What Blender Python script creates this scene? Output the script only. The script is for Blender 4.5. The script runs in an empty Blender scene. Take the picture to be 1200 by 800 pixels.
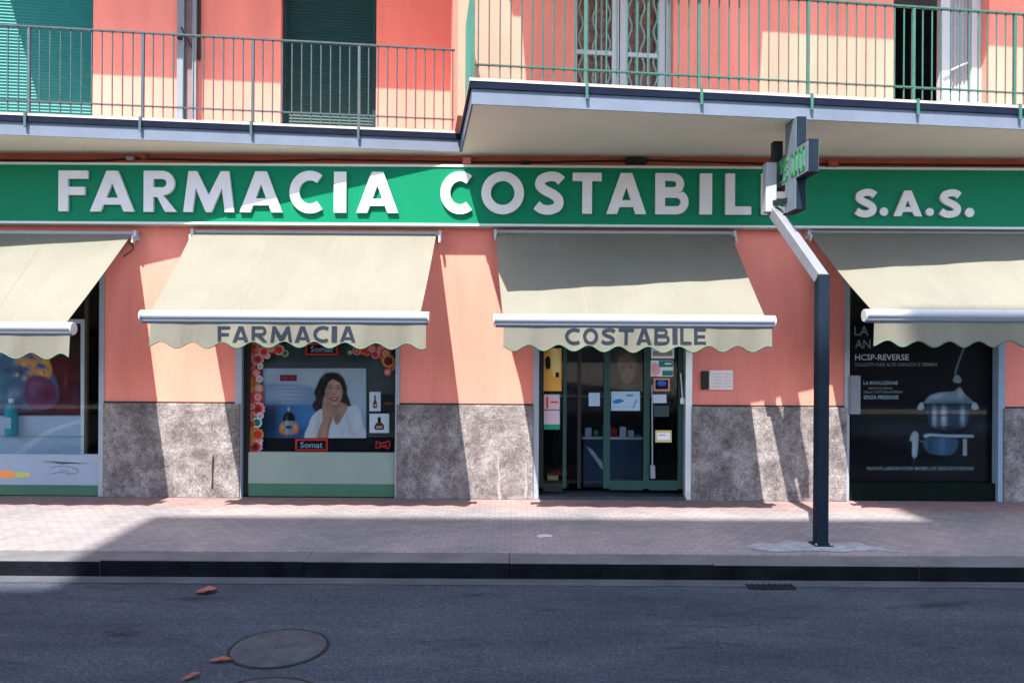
import bpy, math, random
import numpy as np
from mathutils import Vector, Matrix, Euler
from mathutils.geometry import tessellate_polygon
random.seed(7)
S = bpy.context.scene
COL = S.collection

# ------------------------------------------------------------------ camera
F = 880.0; HOR = 403.0; ROLL = 0.006
CAM = Vector((0.0, -8.0, 1.65))
cd = bpy.data.cameras.new('camera'); cam = bpy.data.objects.new('camera', cd); COL.objects.link(cam)
RM = Euler((math.pi/2, 0, 0)).to_matrix() @ Matrix.Rotation(ROLL, 3, 'Z')
cam.matrix_world = Matrix.Translation(CAM) @ RM.to_4x4()
cd.sensor_width = 36.0; cd.lens = F/1200*36; cd.shift_y = (HOR-400)/1200
cd.clip_start = 0.05; cd.clip_end = 2000
S.camera = cam

# ------------------------------------------------------------------ world, sun, exposure
SUN = Vector((0.36, 1.0, -1.78))
w = bpy.data.worlds.new('World'); S.world = w; w.use_nodes = True
nt = w.node_tree; nt.nodes.clear()
sky = nt.nodes.new('ShaderNodeTexSky'); sky.sky_type = 'NISHITA'; sky.sun_disc = False
sky.sun_elevation = math.atan2(1.78, math.hypot(.36, 1)); sky.sun_rotation = math.atan2(-.36, -1)
sky.air_density = 1.0; sky.dust_density = 1.5; sky.ozone_density = 1.2
bg = nt.nodes.new('ShaderNodeBackground'); bg.inputs['Strength'].default_value = 0.11
wo = nt.nodes.new('ShaderNodeOutputWorld')
nt.links.new(sky.outputs[0], bg.inputs[0]); nt.links.new(bg.outputs[0], wo.inputs[0])
sd = bpy.data.lights.new('sun', 'SUN'); sd.energy = 2.7; sd.angle = math.radians(.35); sd.color = (1, .96, .91)
so = bpy.data.objects.new('sun', sd); COL.objects.link(so)
so.rotation_euler = SUN.to_track_quat('-Z', 'Y').to_euler(); so.location = (-5, -20, 30)
S.view_settings.view_transform = 'Standard'; S.view_settings.look = 'None'
S.view_settings.exposure = 2.6; S.view_settings.gamma = 1; S.view_settings.use_curve_mapping = False
S.cycles.max_bounces = 10; S.cycles.diffuse_bounces = 5; S.cycles.transparent_max_bounces = 16

# ------------------------------------------------------------------ pixel -> world
def ray(px, py):
    return RM @ Vector(((px-600)/F, -(py-HOR)/F, -1.0))
def P(px, py, Y):                      # point on the plane y = Y seen at that photo pixel
    r = ray(px, py); return CAM + r*((Y-CAM.y)/r.y)
def G(px, py, z=0.0):                  # point on the ground
    r = ray(px, py); return CAM + r*((z-CAM.z)/r.z)
# upper storeys stand turned on the shop front
TH = math.radians(7.2)
UO = Vector((-0.335, -1.75, 0)); UX = Vector((math.cos(TH), math.sin(TH), 0)); UN = Vector((-math.sin(TH), math.cos(TH), 0))
def U(u, wv, z): return UO + UX*u + UN*wv + Vector((0, 0, z))
def PU(px, py, wv):                    # -> (u, z) on the turned plane at depth wv
    r = ray(px, py); t = (wv-(CAM-UO).dot(UN))/r.dot(UN); p = CAM + r*t
    return (p-UO).dot(UX), p.z

# ------------------------------------------------------------------ mesh helper
class MB:
    def __init__(s): s.v = []; s.f = []; s.m = []; s.mats = []; s.sm = []
    def mi(s, m):
        if m is None: return 0
        if m not in s.mats: s.mats.append(m)
        return s.mats.index(m)
    def add(s, vs, fs, m=None, smooth=False):
        o = len(s.v); s.v += [Vector(a) for a in vs]; k = s.mi(m)
        for f in fs: s.f.append([i+o for i in f]); s.m.append(k); s.sm.append(smooth)
        return s
    def box(s, a, b, m=None, fr=None):
        x0, y0, z0 = [min(p, q) for p, q in zip(a, b)]; x1, y1, z1 = [max(p, q) for p, q in zip(a, b)]
        vs = [(x0,y0,z0),(x1,y0,z0),(x1,y1,z0),(x0,y1,z0),(x0,y0,z1),(x1,y0,z1),(x1,y1,z1),(x0,y1,z1)]
        if fr: vs = [fr(*p) for p in vs]
        return s.add(vs, [(0,3,2,1),(4,5,6,7),(0,1,5,4),(1,2,6,5),(2,3,7,6),(3,0,4,7)], m)
    def tube(s, pts, r, m=None, n=8, cap=True, smooth=True):
        pts = [Vector(p) for p in pts]; rings = []; up0 = None
        for i, p in enumerate(pts):
            d = (pts[min(i+1, len(pts)-1)]-pts[max(i-1, 0)]).normalized()
            if up0 is None or abs(d.dot(up0)) > .98: up0 = Vector((0,0,1)) if abs(d.z) < .9 else Vector((0,1,0))
            a = d.cross(up0).normalized(); b = a.cross(d).normalized()
            rr = r[i] if isinstance(r, (list, tuple)) else r
            rings.append([p + (a*math.cos(2*math.pi*k/n)+b*math.sin(2*math.pi*k/n))*rr for k in range(n)])
        vs = [q for R in rings for q in R]; fs = []
        for i in range(len(rings)-1):
            for k in range(n):
                fs.append((i*n+k, i*n+(k+1)%n, (i+1)*n+(k+1)%n, (i+1)*n+k))
        s.add(vs, fs, m, smooth)
        if cap:
            s.add(rings[0], [tuple(range(n))[::-1]], m); s.add(rings[-1], [tuple(range(n))], m)
        return s
    def bar(s, a, b, wd, hg, m=None, up=(0,0,1)):      # square bar from a to b
        a = Vector(a); b = Vector(b); d = (b-a).normalized(); up = Vector(up)
        x = d.cross(up).normalized()*(wd/2); y = x.cross(d).normalized()*(hg/2)
        vs = [a-x-y, a+x-y, a+x+y, a-x+y, b-x-y, b+x-y, b+x+y, b-x+y]
        return s.add(vs, [(0,3,2,1),(4,5,6,7),(0,1,5,4),(1,2,6,5),(2,3,7,6),(3,0,4,7)], m)
    def plate(s, loops, fr, t0, t1, m=None):            # 2-D loops (outline + holes), extruded t0..t1, fr(x, y, t)
        flat = [p for L in loops for p in L]
        tris = tessellate_polygon([[Vector((p[0], p[1], 0)) for p in L] for L in loops])
        n = len(flat); vs = [fr(p[0], p[1], t0) for p in flat]+[fr(p[0], p[1], t1) for p in flat]
        fs = [tuple(t) for t in tris]+[tuple(i+n for i in t[::-1]) for t in tris]
        o = 0
        for L in loops:
            k = len(L)
            for i in range(k): j = (i+1) % k; fs.append((o+i, o+j, n+o+j, n+o+i))
            o += k
        return s.add(vs, fs, m)
    def build(s, name, m=None, parent=None, bevel=0, recalc=False):
        me = bpy.data.meshes.new(name)
        org = Vector((0,0,0))
        if parent is None:
            lo = [min(v[i] for v in s.v) for i in range(3)]; hi = [max(v[i] for v in s.v) for i in range(3)]
            org = Vector(((lo[0]+hi[0])/2, (lo[1]+hi[1])/2, lo[2]))
        else:
            p = parent
            while p is not None: org += p.location; p = p.parent
        me.from_pydata([v-org for v in s.v], [], s.f)
        if s.mats:
            for q in s.mats: me.materials.append(q)
            me.polygons.foreach_set('material_index', s.m)
        else: me.materials.append(m)
        me.polygons.foreach_set('use_smooth', s.sm); me.update()
        import bmesh
        bm = bmesh.new(); bm.from_mesh(me); bmesh.ops.recalc_face_normals(bm, faces=bm.faces); bm.to_mesh(me); bm.free()
        o = bpy.data.objects.new(name, me); COL.objects.link(o)
        if parent is not None: o.parent = parent
        else: o.location = org
        if bevel:
            b = o.modifiers.new('bevel', 'BEVEL'); b.width = bevel; b.segments = 2; b.limit_method = 'ANGLE'; b.angle_limit = .6
        return o
def tag(o, label=None, cat=None, group=None, kind=None):
    if label: o['label'] = label
    if cat: o['category'] = cat
    if group: o['group'] = group
    if kind: o['kind'] = kind
    return o
def thing(name, label, cat, loc=(0,0,0), group=None):
    o = bpy.data.objects.new(name, None); COL.objects.link(o); o.location = loc; o.empty_display_size = .2
    return tag(o, label, cat, group)

# ------------------------------------------------------------------ materials
MC = {}
def mat(name, col, rough=.6, var=0.0, vscale=3.0, bump=0.0, bscale=60.0, metal=0.0, col2=None, spec=.22, streak=False, bdist=.02):
    if name in MC: return MC[name]
    m = bpy.data.materials.new(name); m.use_nodes = True; t = m.node_tree; N = t.nodes; L = t.links
    b = N['Principled BSDF']; b.inputs['Base Color'].default_value = (*col, 1); b.inputs['Roughness'].default_value = rough
    b.inputs['Metallic'].default_value = metal; b.inputs['Specular IOR Level'].default_value = spec
    if var or bump or col2:
        tc = N.new('ShaderNodeTexCoord')
    if var or col2:
        src = tc.outputs['Object']
        if streak:
            mp = N.new('ShaderNodeMapping'); mp.inputs['Scale'].default_value = (1, 1, .18); L.new(src, mp.inputs[0]); src = mp.outputs[0]
        nz = N.new('ShaderNodeTexNoise'); nz.inputs['Scale'].default_value = vscale; nz.inputs['Detail'].default_value = 8; nz.inputs['Roughness'].default_value = .62
        L.new(src, nz.inputs['Vector'])
        rp = N.new('ShaderNodeValToRGB'); rp.color_ramp.elements[0].position = .3; rp.color_ramp.elements[1].position = .72
        c2 = col2 if col2 else tuple(min(1, c*(1+var)) for c in col)
        c1 = col if col2 else tuple(c*(1-var) for c in col)
        rp.color_ramp.elements[0].color = (*c1, 1); rp.color_ramp.elements[1].color = (*c2, 1)
        L.new(nz.outputs[0], rp.inputs[0]); L.new(rp.outputs[0], b.inputs['Base Color'])
    if bump:
        n2 = N.new('ShaderNodeTexNoise'); n2.inputs['Scale'].default_value = bscale; n2.inputs['Detail'].default_value = 6
        L.new(tc.outputs['Object'], n2.inputs['Vector'])
        bp = N.new('ShaderNodeBump'); bp.inputs['Strength'].default_value = bump; bp.inputs['Distance'].default_value = bdist
        L.new(n2.outputs[0], bp.inputs['Height']); L.new(bp.outputs[0], b.inputs['Normal'])
    MC[name] = m; return m
def nodes_of(m): return m.node_tree, m.node_tree.nodes, m.node_tree.links, m.node_tree.nodes['Principled BSDF']

M_pink = mat('salmon plaster', (.73, .226, .168), .9, .17, 2.0, .6, 55, streak=True, bdist=.004)
M_brown = mat('terracotta and soffit shade', (.42, .10, .05), .85, .18, 3, .3, 60, bdist=.004)  # red brown with the soffit's shade in its colour; junction boxes share it
M_soffit = mat('soffit plaster', (.86, .79, .67), .9, .05, .8, .2, 40, bdist=.004)
M_fascia = mat('grey blue fascia paint', (.115, .14, .185), .7, .10, 2.5, .2, 40, bdist=.004)
M_flash = mat('dark flashing', (.006, .010, .022), .7, .2, 6, spec=.05)
M_marble = mat('pale balcony marble', (.42, .34, .32), .6, .12, 5)
M_rail = mat('green railing paint', (.028, .105, .080), .5, .2, 20)
M_railgrey = mat('weathered grey green railing paint', (.045, .075, .085), .5, .2, 20)
M_sheet = mat('green balcony sheet', (.03, .22, .17), .6, .12, 3)
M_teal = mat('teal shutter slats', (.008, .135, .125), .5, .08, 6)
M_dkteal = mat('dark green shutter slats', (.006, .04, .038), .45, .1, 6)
M_white = mat('white paint', (.44, .42, .43), .5, .04, 8)
M_alu = mat('aluminium', (.55, .57, .60), .35, .05, 20, metal=.6)
M_alud = mat('grey aluminium jamb', (.30, .33, .37), .45, .08, 12, metal=.3)
M_whitemetal = mat('white painted metal', (.30, .31, .335), .4, .03, 10)
M_signg = mat('green sign panel', (.0, .155, .072), .55, .05, 1.2, spec=.12)
M_signtrim = mat('pale sign trim', (.50, .55, .52), .4, .05, 8)
M_letter = mat('off white sign letter', (.60, .57, .57), .5, .05, 6)
M_letterside = mat('grey letter edge', (.20, .20, .20), .5)
M_ink = mat('slate blue lettering', (.020, .025, .034), .9, .1, 30, spec=.02)
M_piping = mat('green valance piping', (.055, .10, .065), .8)
M_post = mat('dark blue black pole paint', (.007, .014, .024), .55, .25, 12, spec=.10)
M_crossbody = mat('grey blue cross housing', (.13, .16, .19), .45, .1, 8)
M_black = mat('black plastic', (.012, .012, .014), .4)
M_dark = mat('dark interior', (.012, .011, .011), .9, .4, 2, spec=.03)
M_dkgreen = mat('dark green door paint', (.014, .05, .042), .4, .1, 10)
M_panel = mat('pale grey green panel', (.21, .26, .22), .5, .05, 3)
M_panelwhite = mat('pale blue white panel', (.27, .31, .38), .5, .06, 5)
M_greenband = mat('green window base band', (.05, .13, .08), .5, .1, 5)
M_cable = mat('cable', (.03, .02, .018), .6)
M_pipe = mat('grey drainpipe', (.17, .19, .21), .5, .08, 6)
M_chase = mat('pale mauve mortar strip', (.20, .14, .14), .9, .15, 6)

def make_fabric():
    m = mat('cream awning canvas', (.160, .154, .122), .9, .09, 1.4); t, N, L, b = nodes_of(m)
    b.inputs['Specular IOR Level'].default_value = .15
    tr = N.new('ShaderNodeBsdfTranslucent'); tr.inputs[0].default_value = (.22, .21, .165, 1)
    mx = N.new('ShaderNodeMixShader'); mx.inputs[0].default_value = .15
    out = N['Material Output']; L.new(b.outputs[0], mx.inputs[1]); L.new(tr.outputs[0], mx.inputs[2]); L.new(mx.outputs[0], out.inputs[0])
    tc = N.new('ShaderNodeTexCoord'); wv = N.new('ShaderNodeTexNoise'); wv.inputs['Scale'].default_value = 4; wv.inputs['Detail'].default_value = 4
    mp = N.new('ShaderNodeMapping'); mp.inputs['Scale'].default_value = (1.6, .3, .3); L.new(tc.outputs['Object'], mp.inputs[0]); L.new(mp.outputs[0], wv.inputs['Vector'])
    bp = N.new('ShaderNodeBump'); bp.inputs['Strength'].default_value = .6; bp.inputs['Distance'].default_value = .04
    L.new(wv.outputs[0], bp.inputs['Height']); L.new(bp.outputs[0], b.inputs['Normal'])
    return m
M_fabric = make_fabric()

def make_stone():
    m = mat('lava stone plinth', (.3, .27, .26), .9); t, N, L, b = nodes_of(m)
    tc = N.new('ShaderNodeTexCoord')
    n1 = N.new('ShaderNodeTexNoise'); n1.inputs['Scale'].default_value = 3.4; n1.inputs['Detail'].default_value = 14; n1.inputs['Roughness'].default_value = .74
    n2 = N.new('ShaderNodeTexNoise'); n2.inputs['Scale'].default_value = 22; n2.inputs['Detail'].default_value = 12; n2.inputs['Roughness'].default_value = .8; n2.inputs['Distortion'].default_value = .6
    for n in (n1, n2): L.new(tc.outputs['Object'], n.inputs['Vector'])
    r1 = N.new('ShaderNodeValToRGB'); e = r1.color_ramp.elements
    e[0].position = .30; e[0].color = (.085, .072, .070, 1); e[1].position = .68; e[1].color = (.44, .40, .37, 1)
    k = e.new(.47); k.color = (.215, .180, .172, 1)
    r2 = N.new('ShaderNodeValToRGB'); e = r2.color_ramp.elements
    e[0].position = .34; e[0].color = (.25, .235, .235, 1); e[1].position = .55; e[1].color = (1, 1, 1, 1)
    mx = N.new('ShaderNodeMix'); mx.data_type = 'RGBA'; mx.blend_type = 'MULTIPLY'; mx.inputs[0].default_value = .75
    L.new(n1.outputs[0], r1.inputs[0]); L.new(n2.outputs[0], r2.inputs[0])
    L.new(r1.outputs[0], mx.inputs[6]); L.new(r2.outputs[0], mx.inputs[7]); L.new(mx.outputs[2], b.inputs['Base Color'])
    n3 = N.new('ShaderNodeTexNoise'); n3.inputs['Scale'].default_value = 75; n3.inputs['Detail'].default_value = 6; n3.inputs['Roughness'].default_value = .8
    L.new(tc.outputs['Object'], n3.inputs['Vector'])
    r3 = N.new('ShaderNodeValToRGB'); e = r3.color_ramp.elements
    e[0].position = .38; e[0].color = (.12, .11, .11, 1); e[1].position = .52; e[1].color = (1.1, 1.1, 1.1, 1); L.new(n3.outputs[0], r3.inputs[0])
    m3 = N.new('ShaderNodeMix'); m3.data_type = 'RGBA'; m3.blend_type = 'MULTIPLY'; m3.inputs[0].default_value = .8
    L.new(mx.outputs[2], m3.inputs[6]); L.new(r3.outputs[0], m3.inputs[7]); L.new(m3.outputs[2], b.inputs['Base Color'])
    bp = N.new('ShaderNodeBump'); bp.inputs['Strength'].default_value = .9; bp.inputs['Distance'].default_value = .02
    L.new(n2.outputs[0], bp.inputs['Height']); L.new(bp.outputs[0], b.inputs['Normal'])
    return m
M_stone = make_stone()
M_mortar = mat('pale mortar', (.25, .225, .212), .9, .25, 30, .5, 80, bdist=.004)

def make_paving():
    m = mat('pink grey cement tiles', (.3, .26, .26), .85); t, N, L, b = nodes_of(m)
    tc = N.new('ShaderNodeTexCoord')
    br = N.new('ShaderNodeTexBrick'); br.inputs['Scale'].default_value = 1.0
    br.inputs['Brick Width'].default_value = .105; br.inputs['Row Height'].default_value = .07; br.inputs['Mortar Size'].default_value = .005
    br.inputs['Color1'].default_value = (.285, .262, .25, 1); br.inputs['Color2'].default_value = (.225, .215, .212, 1); br.inputs['Mortar'].default_value = (.185, .178, .176, 1)
    br.inputs['Mortar Smooth'].default_value = .3; br.inputs['Bias'].default_value = -.1
    L.new(tc.outputs['Object'], br.inputs['Vector'])
    n1 = N.new('ShaderNodeTexNoise'); n1.inputs['Scale'].default_value = .9; n1.inputs['Detail'].default_value = 9; n1.inputs['Roughness'].default_value = .65
    L.new(tc.outputs['Object'], n1.inputs['Vector'])
    r1 = N.new('ShaderNodeValToRGB'); e = r1.color_ramp.elements
    e[0].position = .32; e[0].color = (.46, .50, .54, 1); e[1].position = .7; e[1].color = (.90, .80, .785, 1)
    L.new(n1.outputs[0], r1.inputs[0])
    mx = N.new('ShaderNodeMix'); mx.data_type = 'RGBA'; mx.blend_type = 'MULTIPLY'; mx.inputs[0].default_value = 1
    L.new(br.outputs[0], mx.inputs[6]); L.new(r1.outputs[0], mx.inputs[7])
    # red tile band along the shop fronts
    sp = N.new('ShaderNodeSeparateXYZ'); L.new(tc.outputs['Object'], sp.inputs[0])
    mr = N.new('ShaderNodeMapRange'); mr.inputs[1].default_value = .50; mr.inputs[2].default_value = .56; L.new(sp.outputs[1], mr.inputs[0])
    mx2 = N.new('ShaderNodeMix'); mx2.data_type = 'RGBA'; mx2.blend_type = 'MULTIPLY'; mx2.inputs[7].default_value = (1.18, .86, .82, 1)
    L.new(mr.outputs[0], mx2.inputs[0]); L.new(mx.outputs[2], mx2.inputs[6]); L.new(mx2.outputs[2], b.inputs['Base Color'])
    bp = N.new('ShaderNodeBump'); bp.inputs['Strength'].default_value = .6; bp.inputs['Distance'].default_value = .006; bp.invert = True
    L.new(br.outputs[1], bp.inputs['Height']); L.new(bp.outputs[0], b.inputs['Normal'])
    return m
M_paving = make_paving()

def make_asphalt():
    m = mat('asphalt', (.06, .06, .06), .9, spec=.12); t, N, L, b = nodes_of(m)
    tc = N.new('ShaderNodeTexCoord')
    n1 = N.new('ShaderNodeTexNoise'); n1.inputs['Scale'].default_value = 1.1; n1.inputs['Detail'].default_value = 12; n1.inputs['Roughness'].default_value = .72
    n2 = N.new('ShaderNodeTexNoise'); n2.inputs['Scale'].default_value = 55; n2.inputs['Detail'].default_value = 5; n2.inputs['Roughness'].default_value = .8
    mp = N.new('ShaderNodeMapping'); mp.inputs['Scale'].default_value = (.45, 1.6, 1); L.new(tc.outputs['Object'], mp.inputs[0])
    L.new(mp.outputs[0], n1.inputs['Vector']); L.new(tc.outputs['Object'], n2.inputs['Vector'])
    r1 = N.new('ShaderNodeValToRGB'); e = r1.color_ramp.elements
    e[0].position = .3; e[0].color = (.018, .025, .035, 1); e[1].position = .72; e[1].color = (.050, .060, .075, 1)
    r2 = N.new('ShaderNodeValToRGB'); e = r2.color_ramp.elements
    e[0].position = .3; e[0].color = (.35, .35, .36, 1); e[1].position = .72; e[1].color = (1.75, 1.7, 1.65, 1)
    L.new(n1.outputs[0], r1.inputs[0]); L.new(n2.outputs[0], r2.inputs[0])
    mx = N.new('ShaderNodeMix'); mx.data_type = 'RGBA'; mx.blend_type = 'MULTIPLY'; mx.inputs[0].default_value = .8
    L.new(r1.outputs[0], mx.inputs[6]); L.new(r2.outputs[0], mx.inputs[7])
    n5 = N.new('ShaderNodeTexNoise'); n5.inputs['Scale'].default_value = 3.4; n5.inputs['Detail'].default_value = 9; n5.inputs['Roughness'].default_value = .68; n5.inputs['Distortion'].default_value = .4
    L.new(mp.outputs[0], n5.inputs['Vector'])
    r5 = N.new('ShaderNodeValToRGB'); e = r5.color_ramp.elements
    e[0].position = .30; e[0].color = (.30, .30, .30, 1); e[1].position = .42; e[1].color = (1, 1, 1, 1); k = e.new(.68); k.color = (1.05, 1.05, 1.05, 1); k = e.new(.78); k.color = (1.7, 1.65, 1.6, 1)
    L.new(n5.outputs[0], r5.inputs[0])
    m5 = N.new('ShaderNodeMix'); m5.data_type = 'RGBA'; m5.blend_type = 'MULTIPLY'; m5.inputs[0].default_value = .9
    L.new(mx.outputs[2], m5.inputs[6]); L.new(r5.outputs[0], m5.inputs[7]); mx = m5
    v6 = N.new('ShaderNodeTexVoronoi'); v6.inputs['Scale'].default_value = 75; L.new(tc.outputs['Object'], v6.inputs['Vector'])
    s6 = N.new('ShaderNodeSeparateColor'); L.new(v6.outputs['Color'], s6.inputs[0])
    r6 = N.new('ShaderNodeValToRGB'); r6.color_ramp.interpolation = 'CONSTANT'; e = r6.color_ramp.elements
    e[0].position = 0; e[0].color = (.4, .4, .4, 1); e[1].position = .16; e[1].color = (1, 1, 1, 1); k = e.new(.88); k.color = (1.9, 1.85, 1.75, 1)
    L.new(s6.outputs[0], r6.inputs[0])
    m6 = N.new('ShaderNodeMix'); m6.data_type = 'RGBA'; m6.blend_type = 'MULTIPLY'; m6.inputs[0].default_value = .38
    L.new(mx.outputs[2], m6.inputs[6]); L.new(r6.outputs[0], m6.inputs[7]); mx = m6
    # thin cracks
    vo = N.new('ShaderNodeTexVoronoi'); vo.feature = 'DISTANCE_TO_EDGE'; vo.inputs['Scale'].default_value = .55
    nd = N.new('ShaderNodeTexNoise'); nd.inputs['Scale'].default_value = 3; nd.inputs['Detail'].default_value = 5
    L.new(tc.outputs['Object'], nd.inputs['Vector'])
    ad = N.new('ShaderNodeVectorMath'); ad.operation = 'MULTIPLY_ADD'; ad.inputs[1].default_value = (.5, .5, .5)
    L.new(nd.outputs[1], ad.inputs[0]); L.new(tc.outputs['Object'], ad.inputs[2]); L.new(ad.outputs[0], vo.inputs['Vector'])
    lt = N.new('ShaderNodeMapRange'); lt.inputs[1].default_value = .0; lt.inputs[2].default_value = .005; lt.inputs[3].default_value = .78; lt.inputs[4].default_value = 1
    L.new(vo.outputs[0], lt.inputs[0])
    mx3 = N.new('ShaderNodeMix'); mx3.data_type = 'RGBA'; mx3.blend_type = 'MULTIPLY'; mx3.inputs[0].default_value = 1
    L.new(mx.outputs[2], mx3.inputs[6]); L.new(lt.outputs[0], mx3.inputs[7]); L.new(mx3.outputs[2], b.inputs['Base Color'])
    bp = N.new('ShaderNodeBump'); bp.inputs['Strength'].default_value = .7; bp.inputs['Distance'].default_value = .006
    L.new(n2.outputs[0], bp.inputs['Height']); L.new(bp.outputs[0], b.inputs['Normal'])
    return m
M_asphalt = make_asphalt()
M_gutter = mat('grey concrete gutter', (.050, .054, .062), .85, .35, 2.0, .4, 60, bdist=.006)
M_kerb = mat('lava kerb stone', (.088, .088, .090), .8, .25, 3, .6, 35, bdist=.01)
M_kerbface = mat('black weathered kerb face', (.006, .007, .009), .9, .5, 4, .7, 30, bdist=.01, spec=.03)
M_patch = mat('pale cement patch', (.225, .23, .24), .9, .35, 9, .5, 60, bdist=.006)

def make_glass():
    m = bpy.data.materials.new('shop glass'); m.use_nodes = True; t = m.node_tree; N = t.nodes; L = t.links; N.clear()
    tr = N.new('ShaderNodeBsdfTransparent'); tr.inputs[0].default_value = (.86, .89, .90, 1)
    gl = N.new('ShaderNodeBsdfGlossy'); gl.inputs['Roughness'].default_value = .02
    fr = N.new('ShaderNodeFresnel'); fr.inputs[0].default_value = 1.5
    mu = N.new('ShaderNodeMath'); mu.operation = 'MULTIPLY'; mu.inputs[1].default_value = .22; L.new(fr.outputs[0], mu.inputs[0])
    mx = N.new('ShaderNodeMixShader'); L.new(mu.outputs[0], mx.inputs[0]); L.new(tr.outputs[0], mx.inputs[1]); L.new(gl.outputs[0], mx.inputs[2])
    o = N.new('ShaderNodeOutputMaterial'); L.new(mx.outputs[0], o.inputs[0]); return m
M_glass = make_glass()
def ink(name, c, rough=.7, var=.06, vs=12): return mat(name, c, rough, var, vs, spec=.06)
M_led = bpy.data.materials.new('green led'); M_led.use_nodes = True
_b = M_led.node_tree.nodes['Principled BSDF']; _b.inputs['Base Color'].default_value = (.03, .2, .08, 1)
_b.inputs['Emission Color'].default_value = (.10, .75, .25, 1); _b.inputs['Emission Strength'].default_value = .025

# ------------------------------------------------------------------ 2-D shapes
def ell(cx, cy, rx, ry, n=24, a0=0, a1=2*math.pi):
    return [(cx+rx*math.cos(a0+(a1-a0)*i/n), cy+ry*math.sin(a0+(a1-a0)*i/n)) for i in range(n)]
def rect(x0, y0, x1, y1): return [(x0, y0), (x1, y0), (x1, y1), (x0, y1)]
def smooth(pts, k=6, closed=True):
    out = []; n = len(pts); rng = range(n) if closed else range(n-1)
    for i in rng:
        p = [pts[(i+d) % n] if closed else pts[min(max(i+d, 0), n-1)] for d in (-1, 0, 1, 2)]
        for j in range(k):
            t = j/k
            out.append(tuple(.5*((2*p[1][a])+(-p[0][a]+p[2][a])*t+(2*p[0][a]-5*p[1][a]+4*p[2][a]-p[3][a])*t*t+(-p[0][a]+3*p[1][a]-3*p[2][a]+p[3][a])*t**3) for a in (0, 1)))
    if not closed: out.append(pts[-1])
    return out
def stroke(pts, t):
    L = []; R = []
    for i, p in enumerate(pts):
        a = pts[max(i-1, 0)]; b = pts[min(i+1, len(pts)-1)]
        dx, dy = b[0]-a[0], b[1]-a[1]; d = math.hypot(dx, dy) or 1
        L.append((p[0]-dy/d*t/2, p[1]+dx/d*t/2)); R.append((p[0]+dy/d*t/2, p[1]-dx/d*t/2))
    return L+R[::-1]

def glyph(ch, W, t=.235):
    """loops of a bold geometric capital, height 1, width W"""
    if ch == 'I': return [rect(0, 0, W, 1)]
    if ch == '.': return [ell(W/2, W/2, W/2, W/2, 20)]
    h = t*.86
    if ch == 'F': return [[(0,0),(t,0),(t,.40),(W*.9,.40),(W*.9,.40+h),(t,.40+h),(t,1-h),(W,1-h),(W,1),(0,1)]]
    if ch == 'E': return [[(0,0),(W,0),(W,h),(t,h),(t,.40),(W*.92,.40),(W*.92,.40+h),(t,.40+h),(t,1-h),(W,1-h),(W,1),(0,1)]]
    if ch == 'L': return [[(0,0),(W,0),(W,h),(t,h),(t,1),(0,1)]]
    if ch == 'T': return [[(W/2-t/2,0),(W/2+t/2,0),(W/2+t/2,1-h),(W,1-h),(W,1),(0,1),(0,1-h),(W/2-t/2,1-h)]]
    if ch == 'A':
        a = .14; s = t*1.12; m = W/2-a; f = lambda y: s+y*m
        c0, c1 = .17, .17+h*.85
        return [[(0,0),(s,0),(f(c0),c0),(W-f(c0),c0),(W-s,0),(W,0),(W/2+a,1),(W/2-a,1)],
                [(f(c1),c1),(W-f(c1),c1),(W/2, min(.84,(W/2-s)/m))]]
    if ch == 'M':
        s = t*.95; d = W*.10
        return [[(0,0),(s,0),(s+d*.62,.58),(W/2-.07,.0),(W/2+.07,.0),(W-s-d*.62,.58),(W-s,0),(W,0),(W-d,1),(W-d-s*.92,1),(W/2,.42),(d+s*.92,1),(d,1)]]
    if ch in 'RB':
        r = .30; xc = W*(.93 if ch == 'R' else .90)-r
        top = [(xc+r*math.sin(a), .70+r*math.cos(a)) for a in [math.pi*i/14 for i in range(15)]]
        ri = r-h*.98
        hole = [(t,1-h),(t,.40+h*1.0)]+[(xc+(ri*1.02)*math.sin(a), .70+ri*math.cos(a)) for a in [math.pi-math.pi*i/12 for i in range(13)]]
        hole[1] = (t, .70-ri)
        hole[0] = (t, .70+ri)
        if ch == 'R':
            return [[(0,0),(0,1)]+top+[(xc+.02,.405),(W,0),(W-t*1.22,0),(t+.10,.36),(t,.36),(t,0)], hole]
        r2 = .30; x2 = W-r2
        bot = [(x2+r2*math.sin(a), .30+r2*math.cos(a)) for a in [math.pi*(.18+.82*i/14) for i in range(15)]]
        top = [(xc+r*.9*math.sin(a), .735+.265*math.cos(a)) for a in [math.pi*.85*i/14 for i in range(15)]]
        k = .265-h*.93; hole = [(t,.735+k),(t,.735-k)]+[(xc+k*1.1*math.sin(a), .735+k*math.cos(a)) for a in [math.pi-math.pi*i/10 for i in range(11)]]
        k2 = .30-h*.98; hole2 = [(t,.30+k2),(t,.30-k2)]+[(x2+k2*1.05*math.sin(a), .30+k2*math.cos(a)) for a in [math.pi-math.pi*i/10 for i in range(11)]]
        return [[(0,0),(0,1)]+top+bot, hole, hole2]
    if ch == 'O':
        return [ell(W/2, .5, W/2, .52, 40), ell(W/2, .5, W/2-t*.98, .52-t*.98, 36)]
    if ch == 'C':
        cx = W*.62; rx = cx-t/2; ry = .52-t/2
        pts = [(cx+rx*math.cos(a), .5+ry*math.sin(a)) for a in [math.radians(52+(308-52)*i/30) for i in range(31)]]
        k = stroke(pts, t)
        return [k]
    if ch == 'S':
        p = [(W*.90,.80),(W*.74,.89),(W*.50,.905),(W*.24,.83),(W*.19,.69),(W*.36,.57),(W*.62,.47),(W*.80,.34),(W*.77,.18),(W*.52,.095),(W*.26,.115),(W*.07,.21)]
        return [stroke(smooth(p, 5, False), t*.98)]
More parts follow.
